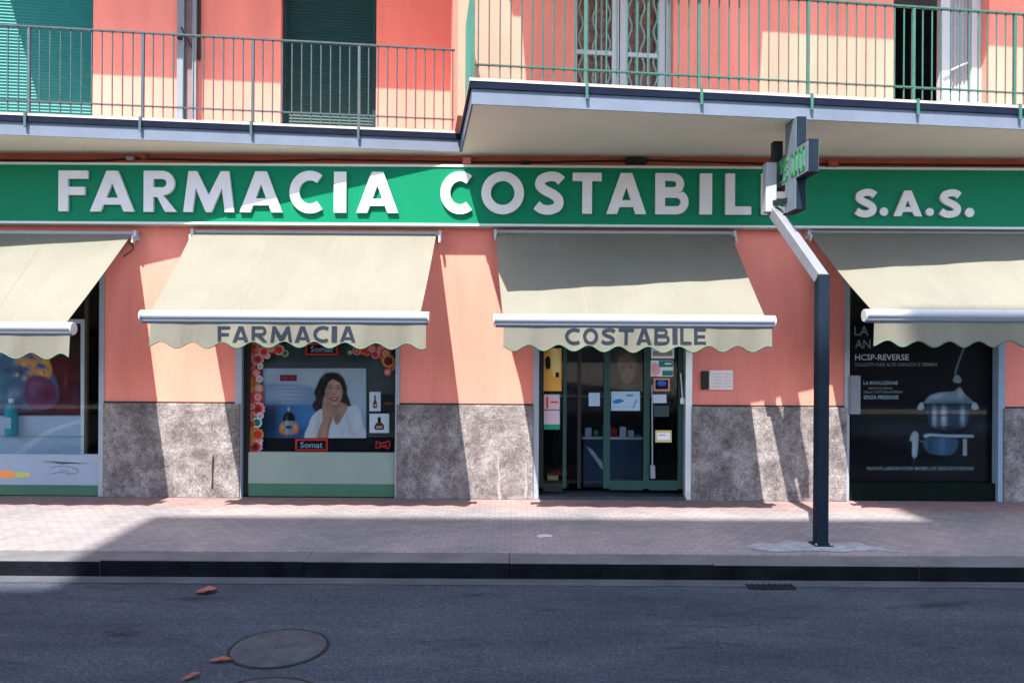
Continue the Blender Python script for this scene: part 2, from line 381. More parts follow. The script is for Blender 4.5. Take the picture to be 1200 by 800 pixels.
def word_letters(spec, parent, y, plane, depth, m, mside=None, t=.235, name='letter'):
    """spec: (char, x0, x1, ytop, ybot) in photo pixels; each letter its own mesh"""
    for ch, x0, x1, yt, yb in spec:
        a = plane(x0, yb); b = plane(x1, yb); c = plane(x0, yt)
        H = (c-a).length; W = (b-a).length/H
        ex = (b-a).normalized(); ey = Vector((0, 0, 1)); ez = ex.cross(ey)      # ez points to the camera (-y)
        fr = lambda x, yy, d: a+ex*(x*H)+ey*(yy*H)+ez*d
        mb = MB(); mb.plate(glyph(ch, W, t), fr, 0, depth, m)
        mb.build(name, None, parent)
_txt = {}
def text_mesh(mb, body, x0, x1, yt, yb, plane, m, off=0.001):
    """built-in font writing fitted to a pixel box on a plane"""
    cu = bpy.data.curves.new('txt', 'FONT'); cu.body = body; cu.resolution_u = 2; cu.offset = .012
    o = bpy.data.objects.new('txt', cu); COL.objects.link(o); bpy.context.view_layer.update()
    me = bpy.data.meshes.new_from_object(o.evaluated_get(bpy.context.evaluated_depsgraph_get()))
    vs = [v.co.copy() for v in me.vertices]; fs = [tuple(p.vertices) for p in me.polygons]
    bpy.data.objects.remove(o); bpy.data.curves.remove(cu); bpy.data.meshes.remove(me)
    ax = min(v.x for v in vs); bx = max(v.x for v in vs); ay = min(v.y for v in vs); by = max(v.y for v in vs)
    n = Vector((0, -1, 0))*off
    out = [plane(x0+(v.x-ax)/(bx-ax)*(x1-x0), yb+(v.y-ay)/(by-ay)*(yt-yb))+n for v in vs]
    mb.add(out, fs, m)

# flat printed thing: base sheet with thickness, then inks laid in thin layers
class Sheet:
    def __init__(s, plane, base, m, th=.004):
        s.pl = plane; s.mb = MB(); s.k = 0
        s.mb.plate([base], lambda x, y, d: plane(x, y)+Vector((0, d, 0)), 0, th, m)
    def ink(s, pts, m, k=None):
        s.k = k if k is not None else s.k+1
        vs = [s.pl(*p)+Vector((0, -.0006*s.k, 0)) for p in pts]
        tr = tessellate_polygon([[Vector((p[0], p[1], 0)) for p in pts]])
        s.mb.add(vs, [tuple(t) for t in tr], m); return s
    def text(s, body, x0, x1, yt, yb, m):
        s.k += 1; text_mesh(s.mb, body, x0, x1, yt, yb, s.pl, m, .0006*s.k); return s
def yplane(Y): return lambda x, y: P(x, y, Y)

# ================================================================== SETTING
XL, XR = -13.0, 13.0
KY = G(600, 659).y            # kerb front
KB = G(600, 648).y            # back of the kerb stone
RZ = -.125
mb = MB(); mb.add([(-400,-400,RZ),(400,-400,RZ),(400,400,RZ),(-400,400,RZ)], [(0,1,2,3)])
tag(mb.build('road', M_asphalt), kind='structure')
GY = G(600, 686, RZ).y
mb = MB(); mb.add([(-60,GY,RZ+.004),(60,GY,RZ+.004),(60,KY,RZ+.004),(-60,KY,RZ+.004)], [(0,1,2,3)])
tag(mb.build('gutter', M_gutter), kind='structure')
mb = MB(); mb.box((-60, KB+.008, -.4), (60, .02, 0))
pv = tag(mb.build('pavement', M_paving), kind='structure')
mb = MB(); x = -60.0; joints = [G(118, 655).x, G(735, 655).x]
xs = sorted([joints[0]+1.55*k for k in range(-36, 37)])
for a, b in zip(xs, xs[1:]):
    dz = random.uniform(-.008, .003); dy = random.uniform(-.010, .010)
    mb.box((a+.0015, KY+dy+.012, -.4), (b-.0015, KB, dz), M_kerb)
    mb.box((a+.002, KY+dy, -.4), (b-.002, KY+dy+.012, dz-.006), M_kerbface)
tag(mb.build('kerb', None, bevel=.006), kind='structure')
mb = MB(); pp = smooth([(872,641),(890,636.5),(908,637),(920,633.5),(938,634.5),(962,633),(986,636),(1004,635.4),(1020,640),(1046,641.5),(1040,644),(1062,646.5),(1010,645.4),(985,646.8),(950,645),(915,646.8),(893,644.5)], 3)
mb.add([G(*p)+Vector((0, 0, .004)) for p in pp], [tuple(range(len(pp)))])
tag(mb.build('pavement_patch', M_patch), kind='structure')
mb = MB(); mb.box((-70, -60, -.4), (70, -10.2, -.0))
tag(mb.build('bounce_ground', mat('warm beige piazza paving', (.52, .45, .37), .9, .12, 1.5)), kind='structure')  # unseen warm ground added to bounce sunlight onto the facade

# ================================================================== PHARMACY BUILDING
BX = [(-100, 121), (283.5, 464), (627, 809), (993, 1174)]      # openings in photo pixels
OP = [(P(a, 450, 0).x, P(b, 450, 0).x) for a, b in BX]
OP = [(-10.6, -8.6)]+OP+[(7.4, 9.2)]
OT = 2.64; ZS = 3.645
bld = thing('pharmacy_building', 'salmon plastered apartment building with shop fronts below and long balconies above', 'building', (0, 0, 0))
mb = MB(); edges = [XL]+[e for o in OP for e in o]+[XR]
for i in range(0, len(edges), 2): mb.box((edges[i], 0, 0), (edges[i+1], .35, OT))
mb.box((XL, 0, OT), (XR, .35, ZS-.14))
mb.build('shop_wall', M_pink, bld)
mb = MB(); mb.box((XL, -.002, ZS-.14), (XR, .35, ZS)); mb.build('soffit_shade_band', M_brown, bld)  # top of the wall, the balcony soffit's shade put into its colour
PT = P(540, 473, 0).z
for i in range(0, len(edges), 2):
    mb = MB(); a, b = edges[i]+.012, edges[i+1]-.012
    mb.box((a, -.028, 0), (b, -.001, PT-.012)); pth = mb.build('plinth', M_stone, bld, bevel=.006)
    mb = MB(); mb.box((a, -.010, PT-.0115), (b, -.001, PT+.006)); mb.build('groove_shade', M_cable, pth)  # dark strip standing for the shadow in the groove above the plinth
    if abs((a+b)/2-P(545, 500, 0).x) < .3:
        for pts in ([(583,534),(585.5,533),(585,548),(587,560),(586,572),(588,583),(584,584),(583,570),(584,556),(582.5,546)], [(615,545),(618,546),(617,558),(618.5,570),(617,583),(614.5,583),(615,566)]):
            q = MB(); q.plate([smooth(pts, 3)], lambda x, y, d: P(x, y, -.028)+Vector((0, -d, 0)), .0, .005); q.build('mortar_patch', M_mortar, pth)
    if abs((a+b)/2-P(198, 500, 0).x) < .3:
        q = MB(); q.plate([smooth([(249,534),(251,535),(251,548),(250,556),(250,571),(247.5,571),(248.5,556),(248,546)], 3)], lambda x, y, d: P(x, y, -.028)+Vector((0, -d, 0)), .0, .003); q.build('crack', M_cable, pth)
# dark shop rooms
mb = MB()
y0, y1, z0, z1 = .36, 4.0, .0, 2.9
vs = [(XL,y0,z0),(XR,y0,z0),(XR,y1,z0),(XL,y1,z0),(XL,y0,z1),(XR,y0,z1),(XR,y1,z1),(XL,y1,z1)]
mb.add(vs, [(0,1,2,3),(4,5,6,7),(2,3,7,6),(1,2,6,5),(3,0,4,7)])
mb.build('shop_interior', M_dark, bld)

# ---- upper storeys, turned plan
WR, LF, WL = 1.01, 1.575, 2.69           # right wall, left balcony front, left wall (depth in from the right balcony front)
uRet = PU(528, 60, WL)[0]
FZ = 3.85
def slab(z):
    t = z-FZ
    lo = [(-13, LF), (0, LF), (0, 0), (13, 0), (13, 4.2), (-13, 4.2)]
    if t > 1:
        ul = -5.36; ur = -.05
        lo = [(ul, LF), (ur, LF), (ur, 0), (13, 0), (13, 4.2), (ul, 4.2)]
    b = MB(); b.plate([lo], lambda x, y, d: U(x, y, d), ZS+t, FZ-.026+t)
    s = b.build('balcony_slab', M_soffit, bld)
    c = lo[:4]
    def strip(o0, o1, za, zb, name, m):
        q = MB()
        A = lambda o: [(c[0][0]-(o if t > 1 else 0), c[0][1]-o), (c[1][0]-o, c[1][1]-o), (c[2][0]-o, c[2][1]-o), (c[3][0], c[3][1]-o)]
        q.plate([A(o1)+A(o0)[::-1]], lambda x, y, d: U(x, y, d), za+t, zb+t)
        q.build(name, m, s)
    strip(.0, .014, ZS-.006, FZ-.084, 'fascia', M_fascia)
    strip(.0, .030, FZ-.082, FZ-.026, 'flashing', M_flash)
    q = MB(); top = [(c[0][0], c[0][1]-.034), (c[1][0]-.034, c[1][1]-.034), (c[2][0]-.034, c[2][1]-.034), (c[3][0], c[3][1]-.034)]+lo[4:]
    q.plate([top], lambda x, y, d: U(x, y, d), FZ-.024+t, FZ+t); q.build('floor_edge', M_marble, s)
slab(FZ); slab(FZ+3.12)

# wall openings (u0, u1, z0, z1) per wall
def span(x0, x1, wv, y=60): return PU(x0, y, wv)[0], PU(x1, y, wv)[0]
sh1 = span(-75, 109, WL); sh2 = span(329, 441, WL)
fd = span(674, 789, WR); od = span(1047, 1159, WR)
ZT = FZ+2.45; TOPZ = 10.2
def upper_wall(u0, u1, wv, ops):
    b = MB(); us = [u0]+[e for o in ops for e in o]+[u1]
    for i in range(0, len(us), 2): b.box((us[i], wv, FZ), (us[i+1], wv+.3, ZT), None, U)
    b.box((u0, wv, ZT), (u1, wv+.3, TOPZ), None, U)
    return b
b = upper_wall(-13, uRet+.001, WL, [sh1, sh2]); b.build('upper_wall', M_pink, bld)
b = upper_wall(uRet, 13, WR, [fd, od])
b.box((uRet, WR+.3, FZ), (uRet+.25, WL+.3, TOPZ), None, U)
b.build('upper_wall', M_pink, bld)
b = MB(); b.box((-13, WR+.6, TOPZ), (13, 7, TOPZ+.3), None, U); b.build('roof', M_soffit, bld)
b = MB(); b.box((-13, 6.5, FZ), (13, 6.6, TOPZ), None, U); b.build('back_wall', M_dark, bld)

def shutter(sp, wv, m, name, box_z=None):
    d = wv+.15; b = MB(); z = FZ+.01; p = .036
    while z < ZT:
        b.add([U(sp[0]+.05, d, z), U(sp[1]-.05, d, z), U(sp[1]-.05, d-.010, z+p*.55), U(sp[0]+.05, d-.010, z+p*.55),
               U(sp[1]-.05, d, z+p), U(sp[0]+.05, d, z+p)], [(0,1,2,3), (3,2,4,5)]); z += p
    s = b.build(name, m, bld)
    for a, c in ((sp[0], sp[0]+.05), (sp[1]-.05, sp[1])):
        q = MB(); q.box((a+.001, d-.03, FZ), (c, d+.02, ZT), None, U); q.build('guide_rail', M_pipe if m is M_teal else m, s)
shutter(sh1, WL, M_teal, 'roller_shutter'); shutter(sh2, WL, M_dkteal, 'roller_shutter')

# french door with scroll grilles (upper right)
d = WR+.10
zb = FZ+.02; u0, u1 = fd; um = PU(725, 60, d)[0]
b = MB()
def fbox(b, a, c, za, zc, y0=-.03, y1=.03, m=None): b.box((a, d+y0, za), (c, d+y1, zc), m, U)
fw = .05
fbox(b, u0+.002, u0+.035, zb, ZT); fbox(b, u1-.125, u1-.06, zb, ZT, -.031); fbox(b, u1-.055, u1-.002, zb, ZT, -.05)
fbox(b, um-.075, um-.006, zb, ZT); fbox(b, um+.006, um+.075, zb, ZT)
zc = PU(725, 64.5, d)[1]
fbox(b, u0+.035, um-.075, zc-.022, zc+.022, -.028, .028); fbox(b, um+.075, u1-.125, zc-.022, zc+.022, -.028, .028)
for a, c in ((u0+.035, um-.075), (um+.075, u1-.125)): fbox(b, a, c, zb, zb+.03, -.028, .028)
frd = b.build('french_door', M_white, bld)
b = MB(); fbox(b, u0+.035, u1-.125, zb+.03, ZT, .035, .04); b.build('curtain', mat('brown lace curtain', (.24, .13, .105), .9, .6, 22), frd)
b = MB(); M_grille = mat('green iron scroll', (.20, .27, .23), .5)
for a, c in ((u0+.035, um-.075), (um+.075, u1-.125)):
    n = 5
    for k in range(n):
        uu = a+(c-a)*(k+.5)/n
        if k % 2 == 0:
            b.tube([U(uu+.022*math.sin((z-zb)*21+k), d-.012, z) for z in [zb+.03+i*.04 for i in range(int(2.38/.04))]], .012, None, 5)
        else: b.tube([U(uu, d-.012, zb+.03), U(uu, d-.012, ZT)], .011, None, 5)
b.build('scroll_grille', M_grille, frd)

# open balcony door (far right)
d = WR+.16; u0, u1 = od
ua, ub, uc, ud = [PU(x, 60, d)[0] for x in (1100, 1111, 1135, 1145)]
b = MB()
b.box((ua, d-.03, zb), (ub, d+.03, ZT), None, U); b.box((uc, d-.05, zb), (ud, d+.03, ZT), None, U)
bd = b.build('balcony_door', M_white, bld)
b = MB(); n = 34; vs = []; fs = []
for j in range(16):
    z = zb+.02+(ZT-zb)*j/15; k = 1-j/15
    for i in range(n):
        f = i/(n-1); uu = ub+.01+(uc-ub-.02)*f
        uu += (.07*(1-f))*max(0, (FZ+.62-z)/.6)
        vs.append(U(uu, d+.02+.012*math.sin(f*30), z))
for j in range(15):
    for i in range(n-1): fs.append((j*n+i, j*n+i+1, (j+1)*n+i+1, (j+1)*n+i))
b.add(vs, fs, None, True); b.build('curtain', mat('grey net curtain', (.34, .31, .33), .9, .15, 30), bd)
b = MB(); b.box((ud+.002, d-.06, zb), (u1-.002, d+.03, ZT), None, U); b.build('side_panel', mat('pale cream door panel', (.40, .35, .32), .7, .05, 6), bd)
p0 = PU(1105, 87, d-.05); p1 = PU(1133, 74, d-.05)
b = MB(); b.tube([U(p0[0], d-.06, p0[1]), U(p1[0], d-.06, p1[1])], .012, None, 6); b.build('stay_bar', M_white, bd)

# drainpipe in its chase
b = MB(); a0, a1 = span(209, 217, WL-.05); b.box((a0, WL-.10, FZ), (a1, WL-.001, TOPZ-.4), None, U)
c0, c1 = span(217.5, 226, WL-.05); b.box((c0, WL-.05, FZ), (c1, WL-.001, TOPZ-.4), M_chase, U); b.mats.insert(0, M_pipe); 
b.m = [0]*6+[1]*6; b.mats = [M_pipe, M_chase]
e0, e1 = span(226.5, 231, WL-.05); b.box((e0, WL-.09, FZ), (e1, WL-.001, TOPZ-.4), M_pipe, U)
b.build('drainpipe', None, bld)
b = MB(); uu, zz = PU(233, 70, WL-.03); b.tube([U(uu, WL-.03, zz), U(uu, WL-.03, TOPZ-.5)], .022, None, 8); 
q0 = PU(212, 32, WL-.12); q1 = PU(233, 70, WL-.05)
b.tube([U(q0[0], WL-.12, q0[1]), U(q1[0], WL-.05, q1[1])], .009, None, 6); b.build('cable', M_cable, bld)
b = MB(); q = PU(211, 43, WL-.12); b.box((q[0]-.025, WL-.13, q[1]-.03), (q[0]+.025, WL-.10, q[1]+.03), None, U); b.build('pipe_clip', M_black, bld)

# ---- jambs, panes and base panels of the shop windows
def jamb(parent, pxl, pxr, Y0=-.012, Y1=.09, m=M_alud, top=OT-.004):
    a = P(pxl, 480, Y0).x; c = P(pxr, 480, Y0).x
    b = MB(); b.box((a, Y0, .004), (c, Y1, top)); return b.build('jamb', m, parent)
def pane(parent, x0, x1, Y, z0, z1):
    b = MB(); b.box((P(x0, 480, Y).x, Y, z0), (P(x1, 480, Y).x, Y+.008, z1)); return b.build('pane', M_glass, parent)
def shop_window(x0, x1, name='shop_window'):
    b = MB(); a = P(x0, 480, .1).x; c = P(x1, 480, .1).x
    b.box((a, .06, OT-.05), (c, .14, OT-.004)); o = b.build(name, M_alud, bld)
    b = MB(); b.box((a, .06, .004), (c, .14, .03)); b.build('sill', M_alud, o); return o
def zpix(y, Y, x=600): return P(x, y, Y).z

GYP = .085     # glass plane
# window at the left edge
wn = shop_window(-98, 119); jamb(wn, 115.5, 121.5); jamb(wn, -101, -95)
pane(wn, -94, 115, GYP, .03, OT-.05)
b = MB(); b.box((P(101, 480, .2).x, .16, .03), (P(104, 480, .2).x, .2, OT-.05)); b.build('mullion', mat('olive brown mullion', (.10, .085, .05), .6), wn)
za, zb_, zc_ = zpix(579, .03, 60), zpix(568, .03, 60), zpix(532, .03, 60)
b = MB(); xa = P(-94, 480, .03).x; xb = P(116, 480, .03).x
b.box((xa, .03, .006), (xb, .075, zb_)); b.build('base_band', M_greenband, wn)
b = MB(); b.box((xa, .022, zb_+.002), (xb, .075, zc_)); bp = b.build('base_panel', M_panelwhite, wn)
s = MB(); pl = yplane(.0205); oc = ink('orange print', (.75, .28, .08)); og = ink('olive print', (.45, .45, .12)); gr = ink('grey print', (.15, .16, .19))
def flat(mb, pts, m, pl): 
    tr = tessellate_polygon([[Vector((p[0], p[1], 0)) for p in pts]]); mb.add([pl(*p) for p in pts], [tuple(t) for t in tr], m)
flat(s, rect(-30, 551, 17, 560), oc, pl); s.build('print', None, bp); s = MB(); flat(s, rect(18, 553, 35, 559), og, pl); s.build('print', None, bp); s = MB()
for k in range(5): flat(s, stroke([(50+5*k, 541+.7*k), (62+6*k, 540+.5*k), (74+7*k, 543)], .9), gr, pl)
flat(s, stroke(smooth([(58,548),(70,546),(83,547),(92,551),(86,555),(72,553),(60,555)], 4, False), 1.0), gr, pl)
flat(s, stroke([(70,551),(80,551),(80,557)], 1.0), gr, pl)
s.build('print', None, bp)

# window with the portrait poster
wn = shop_window(285, 462); jamb(wn, 275.5, 283); jamb(wn, 463, 468)
pane(wn, 284, 463, GYP, zpix(530, GYP, 370), OT-.05)
b = MB(); xa = P(284, 480, .03).x; xb = P(463, 480, .03).x
z1_, z2_ = zpix(567, .03, 370), zpix(530, .03, 370)
b.box((P(291, 480, .03).x, .045, .006), (xb, .10, z1_)); b.build('base_band', M_greenband, wn)
b = MB(); b.box((P(291, 480, .03).x, .04, z1_+.002), (xb, .10, z2_)); b.build('base_panel', M_panel, wn)
b = MB(); b.box((xa, .05, .006), (P(290.6, 480, .03).x, .10, OT-.05)); b.build('side_post', M_black, wn)

# window with the black poster
wn = shop_window(994, 1172); jamb(wn, 989.5, 995.5); jamb(wn, 1170, 1177.5, m=mat('blue grey jamb', (.20, .27, .34), .5, .1, 10))
pane(wn, 996, 1170, GYP, .03, OT-.05)
b = MB(); b.box((P(995, 480, .03).x, .03, .006), (P(1171, 480, .03).x, .078, zpix(566, .03, 1080))); b.build('base_band', mat('blackish green base', (.004, .008, .006), .7, .2, 5, spec=.05), wn)
# far openings out of frame, closed
for o in (OP[0], OP[-1]):
    b = MB(); b.box((o[0], .1, 0), (o[1], .13, OT)); b.build('roller_shutter', M_pipe, bld)

# pharmacy entrance
dr = shop_window(629, 807, 'entrance_door'); jamb(dr, 625, 631.5, m=M_alud); jamb(dr, 803.5, 811, m=M_alu)
def mull(x0, x1, m, y0=572, y1=None, Y0=.10, Y1=.16, name='door_frame'):
    b = MB(); b.box((P(x0, 480, Y0).x, Y0, zpix(y0, Y0, 720) if y0 else .03), (P(x1, 480, Y0).x, Y1, OT-.05)); return b.build(name, m, dr)
mull(632, 637, M_black); mull(660, 664, M_dkgreen); mull(677, 681, M_black)
mull(707.5, 715, M_dkgreen, Y0=.09); mull(754.5, 761.5, M_dkgreen, Y0=.09); mull(795, 803, M_dkgreen, Y0=.09)
b = MB()
for x0, x1 in ((715, 754.5), (761.5, 795)):
    b.box((P(x0, 480, .09).x+.001, .095, zpix(574, .09, 740)), (P(x1, 480, .09).x-.001, .15, zpix(563, .09, 740)))
b.build('bottom_rail', M_dkgreen, dr)
b = MB(); b.box((P(637, 480, .1).x, .10, zpix(576, .1, 650)), (P(660, 480, .1).x, .15, zpix(566, .1, 650))); b.build('bottom_rail', M_black, dr)
for x0, x1 in ((637, 660), (664, 677), (681, 707.5), (715, 754.5), (761.5, 795)):
    pane(dr, x0, x1, .125, zpix(566, .125, 720), OT-.06)
b = MB(); b.box((P(632, 480, 0).x, -.02, .002), (P(804, 480, 0).x, .30, .035)); b.build('threshold', mat('dark stone threshold', (.035, .045, .05), .5, .3, 8), dr)
b = MB(); x_ = P(766, 480, .06); b.tube([P(764, 450, .06), P(764.5, 552, .06)], .009, None, 8); b.tube([P(764.5, 545, .06), P(765, 560, .06)], .03, None, 8)
b.build('push_bar', mat('grey blue bar', (.22, .25, .28), .4, metal=.5), dr)
b = MB(); b.tube([P(797.5, 437, .06), P(799, 455, .06), P(800, 470, .06)], .009, None, 8); b.box(P(797.5, 466, .05), P(803, 473, .08)); b.build('door_handle', M_alu, dr)

# ================================================================== SHOP SIGN
SY = -.15
def sgz(y, x): return P(x, y, SY).z
zt, zbm = sgz(196.5, 600), sgz(262.5, 600)
sign = thing('shop_sign', 'long green fascia sign with raised white FARMACIA COSTABILE S.A.S. lettering under the balcony', 'shop sign', (0, SY, zbm))
b = MB(); b.box((XL+3, SY, zbm), (XR-3, -.004, zt)); b.build('panel', M_signg, sign)
b = MB(); b.box((XL+3, SY-.012, zt), (XR-3, -.004, zt+.026)); b.build('top_trim', M_signtrim, sign, bevel=.004)
b = MB(); b.box((XL+3, SY-.012, zbm-.026), (XR-3, -.004, zbm)); b.build('bottom_trim', M_signtrim, sign, bevel=.004)
LT = [('F',68,102.5),('A',105,157),('R',168,207),('M',214.5,274),('A',280.5,330.5),('C',339,377.5),('I',391,405.5),('A',417.5,466.5),
      ('C',516,553),('O',564,614),('S',626,661.5),('T',671,705),('A',710.5,757.5),('B',768,807),('I',820,834.5),('L',850,880.5),('E',892,925)]
spec = [(c, a, e, 199.3+.0045*a, 247.3+.005*a) for c, a, e in LT]
spec += [(c, a, e, y0, y1) for c, a, e, y0, y1 in (('S',1002,1028,222.5,253.5),('.',1031,1041,243,253),('A',1047,1081,223,253.5),('.',1085,1094.5,243.5,253.2),('S',1101,1127,223,254),('.',1131,1142,243.5,254.5))]
def sgplane(x, y): return P(x, y, SY-.034)
for ch, x0, x1, yt, yb in spec:
    a = sgplane(x0, yb); bb = sgplane(x1, yb); c = sgplane(x0, yt); H = c.z-a.z; W = (bb.x-a.x)/H; a.y = SY
    b = MB(); b.plate(glyph(ch, W, .235 if x0 < 1000 else .27), lambda x, y, dd: a+Vector((x*H, -dd, y*H)), 0, .034, M_letter)
    b.build('letter', None, sign, bevel=.004)

# ================================================================== AWNINGS
TZ = P(600, 274, -.07).z
def awning(tx0, tx1, bx0, bx1, A, ybar, label, word=None, zoff=0, cap_l=True, hookpx=None, vtop=None):
    """tx: pixels of the top ends at the wall, bx: pixels of the front bar ends"""
    Yt = -.07; Yb = -A
    x0, x1 = P(tx0, 274, Yt).x, P(tx1, 274, Yt).x
    X0, X1 = P(bx0, ybar, Yb).x, P(bx1, ybar, Yb).x
    bz = P((bx0+bx1)/2, ybar, Yb).z; tz = P((tx0+tx1)/2, 273, Yt).z+zoff
    t = thing('awning', label, 'awning', ((x0+x1)/2, 0, bz), 'canvas awnings over the shop front')
    # head profile on the wall
    b = MB(); b.bar((x0, -.035, tz), (x1, -.035, tz), .07, .055, None); b.build('head_rail', M_whitemetal, t, bevel=.006)
    # canvas
    n, k = 40, 14; vs = []; fs = []
    fx0, fx1 = x0+.02, x1-.06; FX0, FX1 = X0+.07, X1-.07
    for j in range(k+1):
        f = j/k; sag = -.018*math.sin(math.pi*f)
        for i in range(n+1):
            g = i/n; wv = .006*math.sin(g*19+f*2+tx0)*math.sin(math.pi*f)+.004*math.sin(g*47+tx0*1.3)*f
            vs.append(((fx0+(fx1-fx0)*g)*(1-f)+(FX0+(FX1-FX0)*g)*f, Yt+(Yb-Yt)*f, (tz-.005)*(1-f)+(bz+.035)*f+sag+wv))
    for j in range(k):
        for i in range(n): fs.append((j*n+j+i, j*n+j+i+1, (j+1)*(n+1)+i+1, (j+1)*(n+1)+i))
    b = MB(); b.add(vs, fs, None, True); cv = b.build('canopy', M_fabric, t)
    # sewn seams
    for g in (.333, .667):
        b = MB(); i = int(round(g*n)); b.tube([Vector(vs[j*(n+1)+i])+Vector((0, -.001, .001)) for j in range(k+1)], (.0022), None, 5)
        b.build('seam', mat('canvas seam', (.215, .20, .16), .9), cv)
    # front bar: half round aluminium
    b = MB(); b.tube([(X0, Yb, bz+.012), (X1, Yb, bz+.012)], .045, None, 20); b.build('front_bar', M_whitemetal, t)
    b = MB(); b.tube([(X0+.004, Yb+.008, bz-.030), (X1-.004, Yb+.008, bz-.030)], .036, None, 14); b.build('bar_lip', mat('slate grey bar lip', (.13, .15, .19), .5), t)
    for X in (X0-.012, X1+.002):
        b = MB(); b.tube([(X, Yb, bz), (X+.010, Yb, bz)], .056, None, 16); b.build('end_cap', M_white, t)
    # valance with scalloped hem
    V0, V1 = X0+.075, X1-.015; ns = max(3, round((V1-V0)/.263)); H0 = .205; amp = .028
    def vy(x, z):                       # the hanging cloth: gentle folds that open towards the hem
        f = max(0, min(1, (bz-.04-z)/.22)); return Yb-.012+f*(.014*math.sin(x*7.1+tx0)+.006*math.sin(x*23+tx0*.7))
    m_ = ns*16; R = 8; cols = []
    for i in range(m_+1):
        g = i/m_; x = V0+(V1-V0)*g; hz = bz-.045-H0+amp*math.cos(g*ns*2*math.pi+.9+tx0)+.006*math.sin(g*9+tx0)
        cols.append([Vector((x, vy(x, bz-.04+(hz-bz+.04)*r/R), bz-.04+(hz-bz+.04)*r/R)) for r in range(R+1)])
    vs = [cols[i][r] for r in range(R+1) for i in range(m_+1)]
    fs = [(r*(m_+1)+i, r*(m_+1)+i+1, (r+1)*(m_+1)+i+1, (r+1)*(m_+1)+i) for r in range(R) for i in range(m_)]
    b = MB(); b.add(vs, fs, None, True); va = b.build('valance', M_fabric, t)
    b = MB(); b.tube([c[-1] for c in cols], .007, None, 6); b.build('piping', M_piping, va)
    if word:
        cs, px0, px1, yt, yb = word
        wts = {'I': .34, 'M': 1.35, 'E': .78, 'L': .74, 'F': .8}
        tot = sum(wts.get(c, 1) for c in cs); gap = .17; un = (px1-px0)/(tot+gap*(len(cs)-1)); x = px0
        for i, c in enumerate(cs):
            ww = wts.get(c, 1)*un; g = i/len(cs)
            YY = Yb-.012; a = P(x, yb, YY); bb = P(x+ww, yb, YY); cc = P(x, yt, YY); H = cc.z-a.z; W = (bb.x-a.x)/H
            def lf(xx, y, dd): return Vector((a.x+xx*H, vy(a.x+xx*H, a.z+y*H)-.002-dd, a.z+y*H))
            q = MB(); q.plate(glyph(c, W, .21), lf, 0, .002, M_ink)
            q.build('letter', None, va); x += ww+gap*un
    # folding arms under the canvas
    for X, s_ in ((X0+.25, 1), (X1-.25, -1)):
        b = MB(); el = Vector((X+s_*.35, -A*.45, tz*.52+bz*.48-.08))
        b.tube([(X, -.06, tz-.12), el], .022, None, 8); b.tube([el, (X+s_*.05, Yb+.03, bz-.01)], .018, None, 8)
        b.box((X-.05, -.10, tz-.19), (X+.05, -.001, tz-.06)); b.build('folding_arm', M_whitemetal, t)
    # end brackets
    for X in (x0+.01, x1-.035):
        b = MB(); b.box((X, -.09, tz-.07), (X+.03, -.001, tz+.034)); b.box((X+.004, -.14, tz-.10), (X+.024, -.09, tz-.03)); b.build('bracket', M_white, t)
    if hookpx:
        a = P(*hookpx, -.06)
        b = MB(); b.tube([a+Vector((.06*math.sin(q*.5)-.02, 0, -.02*q)) for q in range(9)], .009, None, 6); b.build('crank_hook', mat('rust brown hook', (.16, .05, .03), .6), t)
    return t
A0 = 1.25
awning(-150, 161, -215, 85, A0, 384, 'plain cream awning at the left end, over the framed poster window', hookpx=(152, 283))
awning(223, 518, 167, 501.5, A0, 371.5, 'cream awning lettered FARMACIA over the portrait poster window', ('FARMACIA', 255, 417, 382, 401))
awning(578, 863, 580, 906, A0, 376, 'cream awning lettered COSTABILE over the pharmacy entrance', ('COSTABILE', 662, 827, 384.5, 403.5))
awning(945, 1245, 1014, 1345, A0, 370.5, 'plain cream awning at the right end, over the black poster window')

# ================================================================== BALCONY RAILINGS
def rail_run(root, us, w_, z0, mat_, umin, umax, n_between=10):
    """posts at us; balusters between"""
    rh = .86; b = MB()
    b.bar(U(umin, w_, z0+rh), U(umax, w_, z0+rh), .034, .014, None); b.build('top_rail', mat_, root)
    b = MB(); b.bar(U(umin, w_, z0+.135), U(umax, w_, z0+.135), .03, .012, None); b.build('bottom_rail', mat_, root)
    for uu in us:
        b = MB(); b.bar(U(uu, w_, z0-.03), U(uu, w_, z0+rh+.004), .026, .026, None, up=(0,1,0))
        b.bar(U(uu, w_, z0+.001), U(uu, -.045+w_-.03, z0+.001), .024, .02, None)
        b.bar(U(uu, w_-.07, z0+.008), U(uu, w_-.07, z0-.135), .024, .016, None, up=(0,1,0)); b.build('post', mat_, root)
    for a, c in zip(us, us[1:]):
        for k in range(1, n_between+1):
            uu = a+(c-a)*k/(n_between+1)
            if uu < umin or uu > umax: continue
            b = MB(); b.tube([U(uu, w_, z0+.03), U(uu, w_, z0+rh-.006)], .0075, None, 6, True); b.build('baluster', mat_, root)
wl = LF+.03
ul = [PU(x, 80, wl)[0] for x in (34, 168, 297, 421)]
stp = (ul[3]-ul[0])/3; ul = [ul[0]-stp]+[ul[0]+stp*i for i in range(5)]
r1 = thing('balcony_railing', 'grey green balcony railing on the left balcony in front of the teal shutters', 'railing', U(-2.5, wl, FZ))
rail_run(r1, [u for u in ul if u < -.02], wl, FZ, M_railgrey, ul[0]-.1, -.045)
